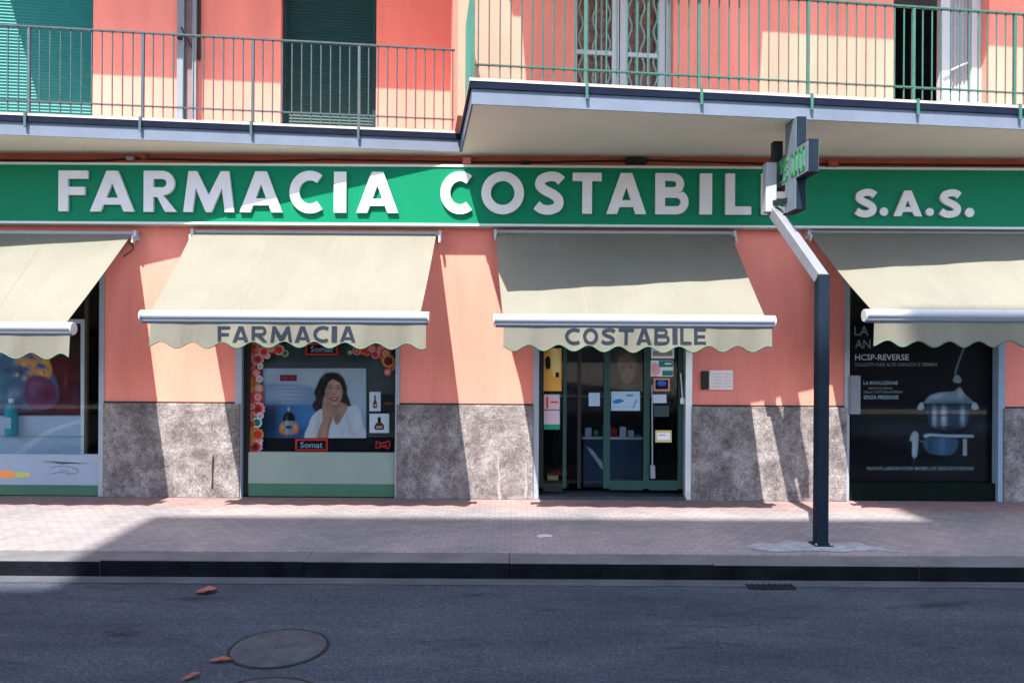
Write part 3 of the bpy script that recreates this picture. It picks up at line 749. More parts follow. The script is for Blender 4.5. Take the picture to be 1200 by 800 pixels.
# last bay up to the corner
a = [u for u in ul if u < -.02][-1]
for k in range(1, 11):
    uu = a+stp*k/11
    if uu < -.06:
        b = MB(); b.tube([U(uu, wl, FZ+.03), U(uu, wl, FZ+.855)], .0075, None, 6); b.build('baluster', M_railgrey, r1)
wr = .03
ur = [PU(x, 60, wr)[0] for x in (686, 818, 946, 1069, 1189)]
stp = (ur[4]-ur[0])/4
ur = [ur[0]+stp*i for i in range(6)]
r2 = thing('balcony_railing', 'green balcony railing on the right balcony, with a solid green sheet at its left end', 'railing', U(2.5, wr, FZ))
rail_run(r2, ur, wr, FZ, M_rail, .0, ur[-1]+.1)
for k in range(1, 12):
    uu = ur[0]-stp*k/11
    if uu > .03:
        b = MB(); b.tube([U(uu, wr, FZ+.03), U(uu, wr, FZ+.855)], .0075, None, 6); b.build('baluster', M_rail, r2)
b = MB(); b.bar(U(.0, wr, FZ-.03), U(.0, wr, FZ+.88), .03, .03, None, up=(0,1,0)); b.build('post', M_rail, r2)
b = MB(); b.box((-.008, wr+.02, FZ+.01), (.008, LF+.01, FZ+.87), None, U); b.build('side_sheet', M_sheet, r2)

# ------------------------------------------------ sun blind hung from the balcony above (out of frame)
z2 = FZ+3.12
b = MB(); ua, ub = .02, 2.5
b.add([U(ua, .0, ZS+3.12), U(ub, .0, ZS+3.12), U(ub-.28, -.35, 5.3), U(ua+.0, -.35, 5.3)], [(0,1,2,3)])
b.add([U(ua, .006, ZS+3.12), U(ub, .006, ZS+3.12), U(ub-.28, -.344, 5.3), U(ua+.0, -.344, 5.3)], [(0,1,2,3)])
tag(b.build('balcony_blind', M_fabric), 'canvas blind hanging from the upper balcony', 'blind')

# ================================================================== PHARMACY CROSS ON ITS POLE
pb = G(961.5, 638)
X0 = pb.x; pyb = pb.y
pole = thing('pharmacy_cross_pole', 'dark pole with a bent arm carrying a green LED pharmacy cross', 'sign pole', (X0, pyb, 0))
topz = P(957, 322, pyb).z
b = MB(); b.box((X0-.048, pyb-.048, 0), (X0+.048, pyb+.048, topz)); b.build('post', M_post, pole, bevel=.006)
b = MB(); b.box((X0-.075, pyb-.075, 0), (X0+.075, pyb+.075, .012)); b.build('base_plate', M_post, pole)
for ax_ in (-1, 1):
    for ay_ in (-1, 1):
        b = MB(); b.tube([(X0+ax_*.061, pyb+ay_*.061, .0125), (X0+ax_*.061, pyb+ay_*.061, .026)], .009, None, 6, True, False); b.build('bolt', M_alud, pole)
ae = P(906, 246, -1.08)
b = MB(); b.bar((X0-.004, pyb+.0, topz-.03), ae, .094, .094, None); b.build('arm', mat('pale grey arm paint', (.14, .145, .16), .45, .1, 10), pole, bevel=.006)
bx = P(902, 225, -1.08)
b = MB(); b.box((bx.x-.055, -1.14, P(902, 246, -1.08).z-.03), (bx.x+.045, -1.04, P(902, 192, -1.08).z)); b.build('control_box', M_whitemetal, pole, bevel=.008)
q0 = P(903, 190, -1.02); q1 = P(914, 168, -1.02)
b = MB(); b.box((q0.x, -1.10, q0.z), (q1.x, -1.02, q1.z)); b.build('sensor_box', M_black, pole, bevel=.004)
CX0, CX1, CY, CZ, CR, CA = 2.462, 2.545, -1.345, 3.235, .405, .14
def crossloop(r, a): return [(-a,-r),(a,-r),(a,-a),(r,-a),(r,a),(a,a),(a,r),(-a,r),(-a,a),(-r,a),(-r,-a),(-a,-a)]
b = MB(); b.plate([crossloop(CR, CA)], lambda x, y, d: Vector((d, CY+x, CZ+y)), CX0, CX1); cr = b.build('cross', M_post, pole, bevel=.005)
b = MB()
for xx, s_ in ((CX0, -1), (CX1, 1)):
    b.plate([crossloop(CR-.012, CA-.012)], lambda x, y, d: Vector((d, CY+x, CZ+y)), xx, xx+s_*.004)
b.build('display_face', M_crossbody, cr)
# LED figures 15:00 on the crossbar, both faces
SEG = {'1': 'bc', '5': 'afgcd', '0': 'abcdef'}
def segs(ch, x, y, w_, h_, t):
    R = {'a': (x, y+h_-t, x+w_, y+h_), 'd': (x, y, x+w_, y+t), 'g': (x, y+h_/2-t/2, x+w_, y+h_/2+t/2),
         'f': (x, y+h_/2, x+t, y+h_), 'e': (x, y, x+t, y+h_/2), 'b': (x+w_-t, y+h_/2, x+w_, y+h_), 'c': (x+w_-t, y, x+w_, y+h_/2)}
    return [R[k] for k in SEG[ch]]
b = MB()
for xx, s_ in ((CX0-.004, -1), (CX1+.004, 1)):
    for ch, px in (('1', -.34), ('5', -.18), ('0', .03), ('0', .20)):
        b = MB()
        for (a0, c0, a1, c1) in segs(ch, px, -.10, .12, .20, .034):
            b.box((xx, CY-s_*a0 if s_ > 0 else CY-a0, CZ+c0), (xx+s_*.003, CY-s_*a1 if s_ > 0 else CY-a1, CZ+c1))
        b.build('led_figure', M_led, cr)
b = MB(); b.bar((bx.x, -1.09, CZ-.05), (CX0+.03, CY+.2, CZ-.05), .05, .05, None); b.bar((bx.x, -1.09, CZ-.28), (CX0+.03, CY+.05, CZ-.28), .04, .04, None); b.build('clamp', M_black, pole)
b = MB(); q = [Vector((bx.x+.02, -1.17, CZ-.36)), Vector((bx.x+.07, -1.20, CZ-.42)), Vector((bx.x+.12, -1.24, CZ-.36)), Vector((CX0+.03, -1.28, CZ-.25))]
b.tube(q, .010, None, 6); b.build('cable', M_cable, pole)

# ================================================================== THINGS IN THE WINDOWS
PY = .105
pl = yplane(PY)
class Raster:
    """a printed photograph: a fine grid whose vertices carry the print's colours"""
    def __init__(s, x0, y0, x1, y1, base, step=.5):
        s.x = np.linspace(x0, x1, int((x1-x0)/step)+1); s.y = np.linspace(y0, y1, int((y1-y0)/step)+1)
        s.X, s.Y = np.meshgrid(s.x, s.y); s.I = np.ones(s.X.shape+(3,))*np.array(base); s.b = (x0, y0, x1, y1)
    def mask(s, pts, soft):
        P_ = np.array(pts, float); d = np.full(s.X.shape, 1e9); ins = np.zeros(s.X.shape, bool)
        for (ax, ay), (bx, by) in zip(P_, np.roll(P_, -1, 0)):
            ex, ey = bx-ax, by-ay; l2 = ex*ex+ey*ey+1e-12
            t = np.clip(((s.X-ax)*ex+(s.Y-ay)*ey)/l2, 0, 1); d = np.minimum(d, np.hypot(s.X-ax-t*ex, s.Y-ay-t*ey))
            if ay != by: ins ^= ((ay > s.Y) != (by > s.Y)) & (s.X < (bx-ax)*(s.Y-ay)/(by-ay)+ax)
        return np.clip(.5+np.where(ins, d, -d)/soft, 0, 1)
    def put(s, m, c, a=1.0): m = (m*a)[..., None]; s.I = s.I*(1-m)+np.array(c)*m; return s
    def poly(s, pts, c, soft=1.0, a=1.0, sm=True): return s.put(s.mask(smooth(pts, 4) if sm else pts, soft), c, a)
    def spot(s, cx, cy, rx, ry, c, a=1.0, rot=0.0):
        u = (s.X-cx)*math.cos(rot)+(s.Y-cy)*math.sin(rot); v = -(s.X-cx)*math.sin(rot)+(s.Y-cy)*math.cos(rot)
        return s.put(np.exp(-((u/rx)**2+(v/ry)**2)), c, a)
    def within(s, pts, fn, soft=1.0):
        m = s.mask(smooth(pts, 4), soft)[..., None]; I0 = s.I.copy(); fn(); s.I = I0*(1-m)+s.I*m; return s
    def noise(s, seed, cell, amt):
        r = np.random.RandomState(seed); ny, nx = int((s.b[3]-s.b[1])/cell)+3, int((s.b[2]-s.b[0])/cell)+3; g = r.rand(ny, nx)
        fx = (s.X-s.b[0])/cell; fy = (s.Y-s.b[1])/cell; ix = fx.astype(int); iy = fy.astype(int); fx -= ix; fy -= iy
        v = g[iy, ix]*(1-fx)*(1-fy)+g[iy, ix+1]*fx*(1-fy)+g[iy+1, ix]*(1-fx)*fy+g[iy+1, ix+1]*fx*fy
        s.I = s.I*(1+amt*(v-.5)*2)[..., None]; return s
    def build(s, name, plane, parent=None, extra=None):
        ny, nx = s.X.shape; mb = MB(); n = nx*ny
        vs = [plane(x, y) for y in s.y for x in s.x]
        fs = [(j*nx+i, j*nx+i+1, (j+1)*nx+i+1, (j+1)*nx+i) for j in range(ny-1) for i in range(nx-1)]
        x0, y0, x1, y1 = s.b; back = [plane(*q)+Vector((0, .006, 0)) for q in ((x0, y0), (x1, y0), (x1, y1), (x0, y1))]
        c = [0, nx-1, n-1, n-nx]
        mb.add(vs+back, fs+[(n, n+1, n+2, n+3)]+[(c[k], c[(k+1) % 4], n+(k+1) % 4, n+k) for k in range(4)], M_print)
        for body, tx0, tx1, ty0, ty1, m in (extra or ()): text_mesh(mb, body, tx0, tx1, ty0, ty1, plane, m, .0012)
        o = mb.build(name, None, parent); me = o.data
        at = me.color_attributes.new('print', 'FLOAT_COLOR', 'POINT')
        col = np.full((len(me.vertices), 4), .3); col[:n, :3] = np.clip(s.I, 0, 1).reshape(-1, 3); col[:, 3] = 1
        at.data.foreach_set('color', col.ravel().astype(np.float32)); return o
M_print = mat('printed paper', (.5, .5, .5), .6, spec=.08)
_ca = M_print.node_tree.nodes.new('ShaderNodeVertexColor'); _ca.layer_name = 'print'
M_print.node_tree.links.new(_ca.outputs[0], M_print.node_tree.nodes['Principled BSDF'].inputs['Base Color'])
# colours
I_white = ink('paper white', (.74, .76, .80)); I_grey = ink('poster grey blue', (.30, .36, .44)); I_lgrey = ink('poster pale grey', (.50, .55, .62))
I_blue = ink('poster blue', (.04, .15, .32)); I_hair = ink('hair brown black', (.022, .013, .012)); I_skin = ink('printed skin', (.58, .34, .26))
I_skin2 = ink('printed skin darker', (.36, .19, .14)); I_lip = ink('printed lips', (.40, .08, .08)); I_blouse = ink('printed white blouse', (.66, .67, .70))
I_red = ink('red print', (.78, .045, .03)); I_dkred = ink('dark red print', (.20, .02, .02)); I_black = ink('black print', (.012, .012, .014)); I_orange = ink('orange print', (.85, .25, .05))
I_pink = ink('pink print', (.80, .36, .38)); I_green = ink('green print', (.03, .22, .13)); I_yellow = ink('yellow print', (.62, .50, .20)); I_amber = ink('amber print', (.66, .34, .07))
I_teal = ink('teal print', (.03, .30, .36)); I_maroon = ink('maroon print', (.10, .025, .035)); I_violet = ink('violet print', (.14, .06, .13)); I_sky = ink('light blue print', (.34, .45, .56))
I_steel = ink('steel print', (.34, .38, .43), .4); I_dsteel = ink('dark steel print', (.07, .10, .14), .4); I_mgrey = ink('text grey print', (.30, .31, .33))

# backing board of the portrait display
s = Sheet(yplane(.16), rect(284, 402, 462, 531), mat('dark grey green display board', (.06, .075, .075), .8, .2, 4, spec=.06))
s.ink(rect(304, 512, 462, 531), I_black)
tag(s.mb.build('display_board'), 'dark display board behind the portrait poster and red tags', 'display board')
# portrait poster
r = Raster(308, 431.5, 429, 513, (.30, .37, .47), .45)
r.spot(385, 436, 60, 26, (.52, .58, .66), .9); r.spot(318, 436, 34, 12, (.40, .46, .55), .8); r.noise(1, 14, .10)
r.poly([(300,452),(330,449.5),(352,451),(366,455),(366,474),(300,476)], (.20, .27, .38), 4, .9); r.spot(332, 462, 20, 6, (.33, .41, .52), .6)
r.poly(rect(300, 474, 374, 520), (.035, .13, .30), 2.5, 1, False); r.poly(rect(300, 474, 326, 520), (.012, .03, .07), 12, 1, False); r.spot(362, 490, 14, 18, (.06, .22, .46), .8); r.spot(345, 508, 30, 8, (.02, .06, .14), .7)
r.spot(422, 462, 12, 20, (.45, .52, .62), .7)
hair = [(371,452),(368,460),(370,467),(366,474),(369,481),(374,486),(381,481),(388,486),(396,480),(404,483),(411,478),(410,470),(407,462),(406,452),(402,442),(394,436.5),(384,436.5),(376,442)]
r.poly(hair, (.010, .006, .006), 2.2)
for k, (hx, hy) in enumerate(((373,462),(371,476),(405,458),(406,472),(380,441),(398,441),(376,468),(408,478))): r.spot(hx, hy, 1.4, 6, (.055, .028, .020), .7, .35*(-1)**k)
bl = [(361,516),(362,497),(367,486),(376,479),(386,477),(398,476),(408,476),(417,475),(422,481),(425,496),(425,516)]
r.poly(bl, (.56, .57, .60), 1.4)
def fold():
    r.spot(372, 500, 3, 14, (.36, .38, .43), .6, .2); r.spot(409, 497, 2.5, 13, (.38, .40, .45), .6, -.2); r.spot(418, 492, 2, 12, (.66, .67, .69), .7); r.spot(401, 506, 3, 8, (.42, .43, .48), .5, .3); r.spot(367, 492, 3, 6, (.66, .67, .69), .6); r.spot(414, 508, 6, 2, (.40, .42, .47), .5, .5)
r.within(bl, fold)
r.poly([(384,476),(389,486),(393,496),(397,496),(403,486),(407,476),(398,471)], (.36, .185, .125), 1.3); r.spot(401, 480, 4, 5, (.46, .26, .19), .8); r.spot(392, 474, 6, 3, (.16, .07, .05), .8); r.spot(395, 491, 2, 4, (.30, .15, .11), .6)
face = [(381,451),(380.6,458),(381.5,464),(384.5,470),(389,474.5),(392.5,475.5),(396,473.5),(399.5,468.5),(401.5,461),(401.5,454),(399,448),(394,444.5),(387,444.5),(383,447)]
r.poly(face, (.43, .235, .165), 1.4)
def fsh():
    r.spot(395, 449, 7, 4, (.60, .37, .28), .8); r.spot(397, 461, 3.2, 3, (.58, .33, .25), .8); r.spot(384, 462, 2.6, 6, (.25, .12, .085), .75); r.spot(385.5, 463, 2.6, 2.4, (.50, .26, .19), .6); r.spot(391.4, 458, 1.0, 4, (.60, .37, .28), .7); r.spot(391.2, 461.8, 1.8, .8, (.26, .11, .08), .7)
    r.spot(392, 472.5, 3, 1.6, (.54, .31, .23), .7); r.spot(401, 458, 1.2, 8, (.22, .10, .07), .6)
    for ex in (386.6, 396.0):
        r.spot(ex, 454.6, 2.8, 1.5, (.26, .12, .09), .8); r.spot(ex, 455.1, 1.7, .75, (.55, .50, .48), .8); r.spot(ex+.2, 455.0, .85, .85, (.01, .006, .006), 1); r.spot(ex, 454.1, 2.3, .45, (.012, .008, .008), .95); r.spot(ex-.1, 451.4, 3.0, .65, (.03, .015, .012), .85)
    r.poly([(386.2,466.2),(389,465.2),(391.5,465.6),(394,465.0),(397,465.8),(395,469),(391.6,470.2),(388.4,469.2)], (.34, .055, .055), .7); r.poly([(388.4,466.7),(391.6,466.5),(394.8,466.5),(393.6,467.5),(391.5,467.8),(389.4,467.5)], (.50, .46, .44), .6)
r.within(face, fsh, 1.2)
r.poly([(380,458),(379.5,449),(384,443.5),(390,441.5),(389,444.5),(385,448),(382.5,454)], (.010, .006, .006), 1.4); r.poly([(389,442),(397,443.5),(402,449),(403,459),(400.8,454),(398,448.5),(393,445.5)], (.010, .006, .006), 1.4)
hand = [(371,516),(374,502),(378,492),(377.5,482),(378,472),(379.5,464.5),(382,463.5),(383.5,468),(385.5,472),(388,475),(388.6,479),(388,484),(389.6,490),(386,502),(383,516)]
r.poly(hand, (.40, .215, .15), 1.1)
def hsh():
    r.spot(381, 478, 1.2, 9, (.56, .33, .25), .6); r.spot(380, 505, 2.4, 12, (.52, .30, .23), .6, .25); r.spot(387, 496, 2, 12, (.22, .10, .075), .7, .25)
    for k, hx in enumerate((380.6, 382.9, 385.4)): r.spot(hx, 474+1.6*k, .4, 5, (.18, .075, .055), .8)
r.within(hand, hsh, .8)
r.poly(rect(328, 439, 348, 446.5), (.16, .010, .012), .8, 1, False); r.spot(333.5, 442.5, 3, 2, (.42, .03, .03), .8); r.spot(343, 442.5, 3, 2, (.42, .03, .03), .8)
for k in range(4): r.spot(340, 453.5+4.6*k, 17-2.2*k, .7, (.50, .56, .64), .6)
r.poly([(327,505),(329,497),(335,494),(343,494),(348,497),(350,505),(344,509),(332,509)], (.52, .16, .04), 1.6); r.spot(331, 500, 2.5, 4, (.72, .36, .12), .8); r.spot(346, 500, 2.5, 4, (.70, .32, .12), .8)
r.poly([(332,493),(333,486),(336,482),(340,482),(344,486),(345,493)], (.012, .010, .014), 1.2); r.poly(rect(333.5, 493, 343.5, 508), (.24, .27, .34), 1.2, 1, False); r.spot(336, 500, 1.2, 8, (.50, .55, .62), .7); r.poly(rect(335, 498.5, 342, 502), (.02, .03, .07), .8, 1, False); r.spot(338.2, 479.5, 1.2, 2.4, (.62, .62, .60), .9)
r.noise(5, 1.1, .05)
tag(r.build('portrait_poster', yplane(.14)), 'blue grey poster of a smiling dark haired woman in a white blouse', 'poster')
# red framed tags
def redtag(x0, y0, x1, y1, body, label, Y=.13):
    s = Sheet(yplane(Y), rect(x0, y0, x1, y1), I_red); s.ink(rect(x0+2, y0+2, x1-2, y1-2), I_black); s.text(body, x0+6, x1-6, y0+3.5, y1-3.5, I_sky)
    return tag(s.mb.build('brand_tag'), label, 'shop tag')
redtag(346, 514, 384, 528, 'Somat', 'red framed black name tag below the portrait poster')
redtag(358, 402, 396, 416, 'Somat', 'red framed name tag above the portrait poster, half hidden by the valance')
s = Sheet(yplane(.13), rect(440, 516, 457, 526), I_black); s.ink(stroke(smooth([(441,517),(448,519),(456,517),(456,525),(448,523),(441,525),(441,517)], 3, False), 1.2), I_red); s.text('Som', 444, 454, 519.5, 523.5, I_red)
tag(s.mb.build('brand_tag'), 'small dark red tag under the two product cards', 'shop tag')
# product cards
s = Sheet(yplane(.13), rect(446, 462, 462, 483), I_black); s.ink(rect(451, 471, 460, 474), I_dkred); tag(s.mb.build('product_card'), 'black product card beside the white bottle cards', 'product card')
def card(x0, y0, x1, y1, wide, label):
    s = Sheet(yplane(.125), rect(x0, y0, x1, y1), I_white); cx = (x0+x1)/2; h = y1-y0
    s.ink(smooth([(cx-wide,y1-h*.18),(cx-wide,y1-h*.42),(cx-wide*.4,y1-h*.55),(cx+wide*.4,y1-h*.55),(cx+wide,y1-h*.42),(cx+wide,y1-h*.18)]), ink('amber brown glass print', (.12, .04, .03)))
    s.ink(rect(cx-wide*.38, y0+h*.18, cx+wide*.38, y1-h*.52), I_black); s.ink(rect(cx-wide*.7, y1-h*.36, cx+wide*.7, y1-h*.24), I_skin)
    return tag(s.mb.build('product_card'), label, 'product card')
card(433, 459, 446, 481.5, 2.3, 'narrow white card showing a slim brown bottle, upper of two'); card(433, 484.5, 456, 507, 5.0, 'wide white card showing a squat brown bottle, lower of two')

# flower border
fl = thing('flower_border', 'orange and red gerbera flower border around the portrait window', 'flower border', P(290, 528, .11))
s = Sheet(yplane(.118), smooth([(286,403),(304,403),(303,415),(299,430),(303,446),(300,462),(305,478),(303,495),(305,512),(305,529),(286,529)], 3), ink('orange leaf print', (.80, .17, .03), var=.45, vs=26))
s.mb.build('border_strip', None, fl)
for (x, y, r, c, c2) in ((302,421,7,I_pink,I_dkred),(300,437,6,I_red,I_pink),(303,455,5.5,I_orange,I_pink),(302,465,6.5,I_red,I_orange),(302,479,8.5,I_pink,I_dkred),(301,495,6,I_white,I_green),(302,509,7,I_orange,I_red),(299,523,8.5,I_pink,I_dkred),
     (293,416,6,I_red,I_amber),(309,412,6,I_pink,I_red),(318,408,6.5,I_red,I_amber),(327,410,6,I_pink,I_red),(334,414,4,I_yellow,I_green),(290,447,6,I_orange,I_amber),(291,487,6,I_orange,I_amber),(291,505,7,I_orange,I_amber),(290,465,6,I_red,I_amber),
     (418,411,5,I_pink,I_amber),(426,410,5.5,I_orange,I_red),(436,409,6,I_red,I_amber),(446,410,6.5,I_red,I_orange),(455,423,7.5,I_orange,I_dkred),(452,414,6,I_red,I_amber),(454,436,4.5,I_red,I_pink),(410,413,3.5,I_green,I_yellow),(294,427,5,I_orange,I_red),(293,456,5,I_orange,I_amber),(295,476,5.5,I_red,I_orange),(294,497,5,I_orange,I_red),(292,517,6,I_orange,I_amber),(304,444,4,I_white,I_pink),(305,487,4,I_white,I_pink),(304,516,4,I_white,I_pink),(305,429,3.5,I_white,I_yellow),(440,416,4.5,I_pink,I_red),(449,418,4,I_orange,I_red),(430,413,4,I_amber,I_red),(459,430,4,I_orange,I_red),(313,417,3.5,I_white,I_pink),(298,406,5,I_orange,I_red)):
    r *= 1.12; pp = [(x+r*(1 if k % 2 else .82)*math.cos(k*math.pi/11), y+r*(1 if k % 2 else .82)*math.sin(k*math.pi/11)) for k in range(22)]
    q = Sheet(yplane(.113-random.uniform(0, .004)), pp, c); q.ink(ell(x, y, r*.62, r*.62, 14), I_pink if c is I_red else I_red if c is I_pink else c2); q.ink(ell(x, y, r*.34, r*.34, 12), c2)
    q.mb.build('flower', None, fl)

# framed picture in the left window
fr_ = thing('framed_poster', 'large white framed colourful poster in the left window', 'framed poster', P(50, 545, .2))
r = Raster(-86, 377, 97, 544, (.050, .012, .016), .8)
r.spot(80, 460, 30, 50, (.075, .012, .016), .8); r.poly(rect(-90, 370, 100, 414), (.020, .017, .013), 14, 1, False); r.noise(3, 9, .3)
r.poly([(-90,402),(-40,398),(10,396),(34,400),(50,410),(58,430),(68,452),(64,473),(30,482),(-90,482)], (.06, .10, .17), 4)
rr = random.Random(4)
for k in range(70): r.spot(rr.uniform(-80, 36), rr.uniform(404, 476), rr.uniform(2, 7), rr.uniform(2, 9), rr.choice([(.05,.11,.22),(.16,.22,.30),(.02,.03,.06),(.28,.30,.32),(.05,.20,.24),(.10,.05,.08)]), .6, rr.uniform(0, 3))
r.poly([(18,405),(36,400),(52,412),(61,434),(52,446),(34,440),(24,426)], (.55, .24, .045), 2.5)
for k in range(46): r.spot(rr.uniform(18, 60), rr.uniform(403, 446), rr.uniform(1.5, 4), rr.uniform(1.5, 4.5), rr.choice([(.03,.09,.30),(.62,.33,.07),(.50,.14,.03),(.04,.18,.26),(.66,.50,.20),(.02,.03,.10)]), .7, rr.uniform(0, 3))
for bx_, by_ in ((36,418),(48,413),(49,429),(30,432)): r.spot(bx_, by_, 6, 3, (.015, .05, .26), .95, .4)
r.poly([(30,446),(50,440),(66,454),(64,474),(34,478)], (.115, .035, .085), 3); r.spot(56, 462, 8, 9, (.09, .012, .03), .8); r.spot(38, 456, 5, 9, (.16, .08, .15), .6); r.spot(44, 450, 8, 3, (.25, .10, .06), .5)
r.spot(77, 446, 2.0, 8, (.24, .03, .03), .8); r.spot(88, 462, 2, 12, (.03, .035, .08), .7)
r.poly(rect(-90, 487, 100, 550), (.30, .36, .45), 2, 1, False); r.spot(-10, 530, 40, 14, (.36, .41, .50), .7); r.spot(70, 535, 40, 9, (.24, .30, .40), .7)
r.poly([(6,540),(30,520),(60,502),(99,490),(99,493),(60,507),(34,526),(14,543)], (.46, .50, .56), 2, .7); r.noise(8, 2, .06)
r.I *= 1.35; r.build('picture', yplane(.22), fr_)

b = MB(); plf = yplane(.20)
b.plate([rect(-88, 374, 100, 547), rect(-84, 379, 94.5, 542)], lambda x, y, d: plf(x, y)+Vector((0, d, 0)), 0, .03); b.build('frame', I_white, fr_)
# blue bottle before it
bc = P(12, 510, .15); 
bt = thing('blue_bottle', 'teal blue bottle standing before the framed poster', 'bottle', (bc.x, .165, bc.z))
def lathe(prof, c, m, n=20):
    b = MB(); vs = []; fs = []
    for r, z in prof: vs += [(c[0]+r*math.cos(2*math.pi*k/n), c[1]+r*math.sin(2*math.pi*k/n), c[2]+z) for k in range(n)]
    for i in range(len(prof)-1):
        for k in range(n): fs.append((i*n+k, i*n+(k+1)%n, (i+1)*n+(k+1)%n, (i+1)*n+k))
    b.add(vs, fs, m, True); return b
c = (bc.x, .165, bc.z+.0)
lathe([(0,0),(.058,0),(.062,.02),(.062,.26),(.05,.30),(.022,.33),(.02,.36)], c, I_teal).build('body', None, bt)
lathe([(.026,.355),(.026,.40),(.0,.40)], c, I_white).build('cap', None, bt)
b = MB(); b.box((c[0]-.04, .098, c[2]+.08), (c[0]+.04, .1025, c[2]+.2)); b.build('label', I_sky, bt)
b = MB(); b.box((P(-90, 530, .2).x, .100, bc.z-.012), (P(99, 530, .2).x, .195, bc.z-.002)); tag(b.build('glass_shelf', M_glass), 'thin glass shelf carrying the blue bottle in the left window', 'shelf')

# black poster with cooking pot
r = Raster(998, 330, 1168, 566, (.006, .006, .008), .6)
r.spot(1060, 502, 40, 10, (.016, .024, .036), .9); r.spot(1150, 500, 14, 9, (.020, .030, .048), .9); r.poly(rect(990, 511, 1175, 570), (.003, .003, .004), 2, 1, False); r.spot(1105, 548, 50, 12, (.010, .016, .016), .7)
lid = [(1083,471),(1090,463),(1103,459.5),(1117,458.5),(1122,455),(1124,453.5),(1126.5,455),(1131,462),(1139,469),(1137,472.5),(1084,472.5)]
r.poly(lid, (.20, .24, .30), 1.4)
r.within(lid, lambda: (r.spot(1098, 464, 9, 3, (.40, .45, .52), .8, -.3), r.spot(1126, 461, 3, 5, (.46, .50, .56), .8), r.spot(1112, 470, 20, 1.5, (.08, .10, .14), .8), r.spot(1134, 469, 4, 2, (.09, .11, .15), .7)))
body = [(1086,473),(1111,472),(1136,473),(1135.5,488),(1131,500),(1111,503),(1092,500),(1087,488)]
r.poly(body, (.030, .050, .080), 1.2)
def bsh():
    r.spot(1095, 488, 3, 12, (.40, .45, .52), .9); r.spot(1106, 488, 3.4, 13, (.52, .56, .62), .9); r.spot(1128, 487, 3, 11, (.38, .43, .50), .9); r.spot(1117, 488, 3.5, 9, (.02, .06, .12), .9); r.spot(1111, 486.5, 18, 1.2, (.02, .035, .06), .8); r.spot(1111, 474, 24, 1.6, (.012, .03, .05), .9); r.spot(1090, 490, 1.2, 12, (.01, .015, .03), .8); r.spot(1111, 501, 20, 2, (.01, .015, .025), .9)
r.within(body, bsh)
r.poly([(1075,479.5),(1077,473.5),(1081,471.5),(1083,478),(1080,480)], (.42, .45, .46), 1.4); r.poly([(1138.5,478.5),(1139.5,472.5),(1144,472),(1147,478),(1143,480)], (.42, .45, .46), 1.4)
r.poly(stroke([(1083,511),(1089,509.2),(1110,510.5),(1141,510.8)], 3.2), (.34, .38, .43), 1.2, 1, False); r.spot(1086, 510.5, 3, 2, (.46, .50, .54), .8); r.poly(stroke([(1074,514),(1080,517),(1098,516.5)], 1), (.16, .19, .22), 1, 1, False)
bur = [(1084,514),(1120,514),(1121,526),(1113,532.5),(1098,532.5),(1086,528)]
r.poly(bur, (.035, .085, .150), 2.2); r.within(bur, lambda: (r.spot(1104, 522, 4, 12, (.09, .17, .27), .7), r.spot(1090, 522, 3, 10, (.015, .035, .07), .7)))
r.poly([(1066,516),(1068,509),(1072,505),(1076,508),(1076,516),(1074.5,534),(1069,534),(1069,518)], (.30, .34, .38), 1.4); r.spot(1071, 524, 1.4, 10, (.50, .53, .56), .7); r.poly(rect(1128.5, 514, 1133, 533.5), (.30, .34, .38), 1.2, 1, False)
r.poly(stroke(smooth([(1119,438),(1122,428),(1126,417),(1131,404)], 4, False), 2.2), (.17, .18, .20), 1.4, 1, False); r.poly([(1117,446.5),(1119,440),(1124,440),(1127,447),(1122,448.5)], (.26, .27, .29), 1.6)
T_ = [('LA', 1001, 1018, 382, 393, I_mgrey), ('AN', 1002, 1020, 398, 408, I_mgrey), ('HCSP-REVERSE', 1002, 1065, 415, 422, I_white), ('SOLLECITI PURE ALTE CAPACITA E TERMINI', 1002, 1098, 425, 429, I_mgrey),
      ('LA RIVOLUZIONE', 1012, 1052, 446.5, 450.5, I_lgrey), ('MACCHINA', 1018, 1046, 453.5, 456, I_mgrey), ('DELLA COTTURA INTERNA', 1012, 1058, 457.5, 460.5, I_mgrey), ('SENZA PRESSIONE', 1012, 1053, 463, 467.5, I_lgrey), ('NUOVI LABORATORI MOBILI DI DEGUSTAZIONE', 1016, 1141, 546.5, 550.5, I_mgrey)]
tag(r.build('pot_poster', yplane(.105), None, T_), 'black poster with white text and a steel cooking pot on a stand', 'poster')
b = MB(); a = P(995.5, 485, -.03); c = P(1008.5, 440, -.03); b.box((a.x, -.035, a.z), (c.x, .07, c.z)); b.box((a.x+.015, -.042, a.z+.03), (c.x-.015, -.0345, c.z-.03))
tag(b.build('junction_box', mat('mid grey plastic', (.20, .21, .23), .5, .1, 10), bevel=.006), 'grey junction box at the left jamb of the black poster window', 'junction box')

# door stickers
dp = yplane(.118)
def sticker(x0, y0, x1, y1, m, label, name='door_notice', fn=None, cat='notice', pl=dp):
    s = Sheet(pl, rect(x0, y0, x1, y1), m, .003)
    if fn: fn(s)
    return tag(s.mb.build(name), label, cat)
def f1(s):
    s.ink(smooth([(639,420),(644,418),(645,430),(640,432)], 3), I_black); s.ink(rect(637, 444, 657, 447), I_orange); s.ink(smooth([(646,410),(655,412),(656,436),(648,440)], 3), I_yellow); s.ink(rect(651, 436, 655, 442), I_black)
sticker(636, 408, 658, 458, I_amber, 'amber poster with a dark figure in the left door panel', fn=f1, cat='poster')
def f2(s): s.ink(rect(640, 465, 642.5, 478), I_red); s.ink(rect(645, 470, 654, 472), I_red); s.ink(rect(645, 475, 654, 476), I_pink)
sticker(637.5, 462, 656, 479.5, ink('pale pink paper', (.56, .42, .45)), 'pale pink notice with red figure in the left door panel', fn=f2)
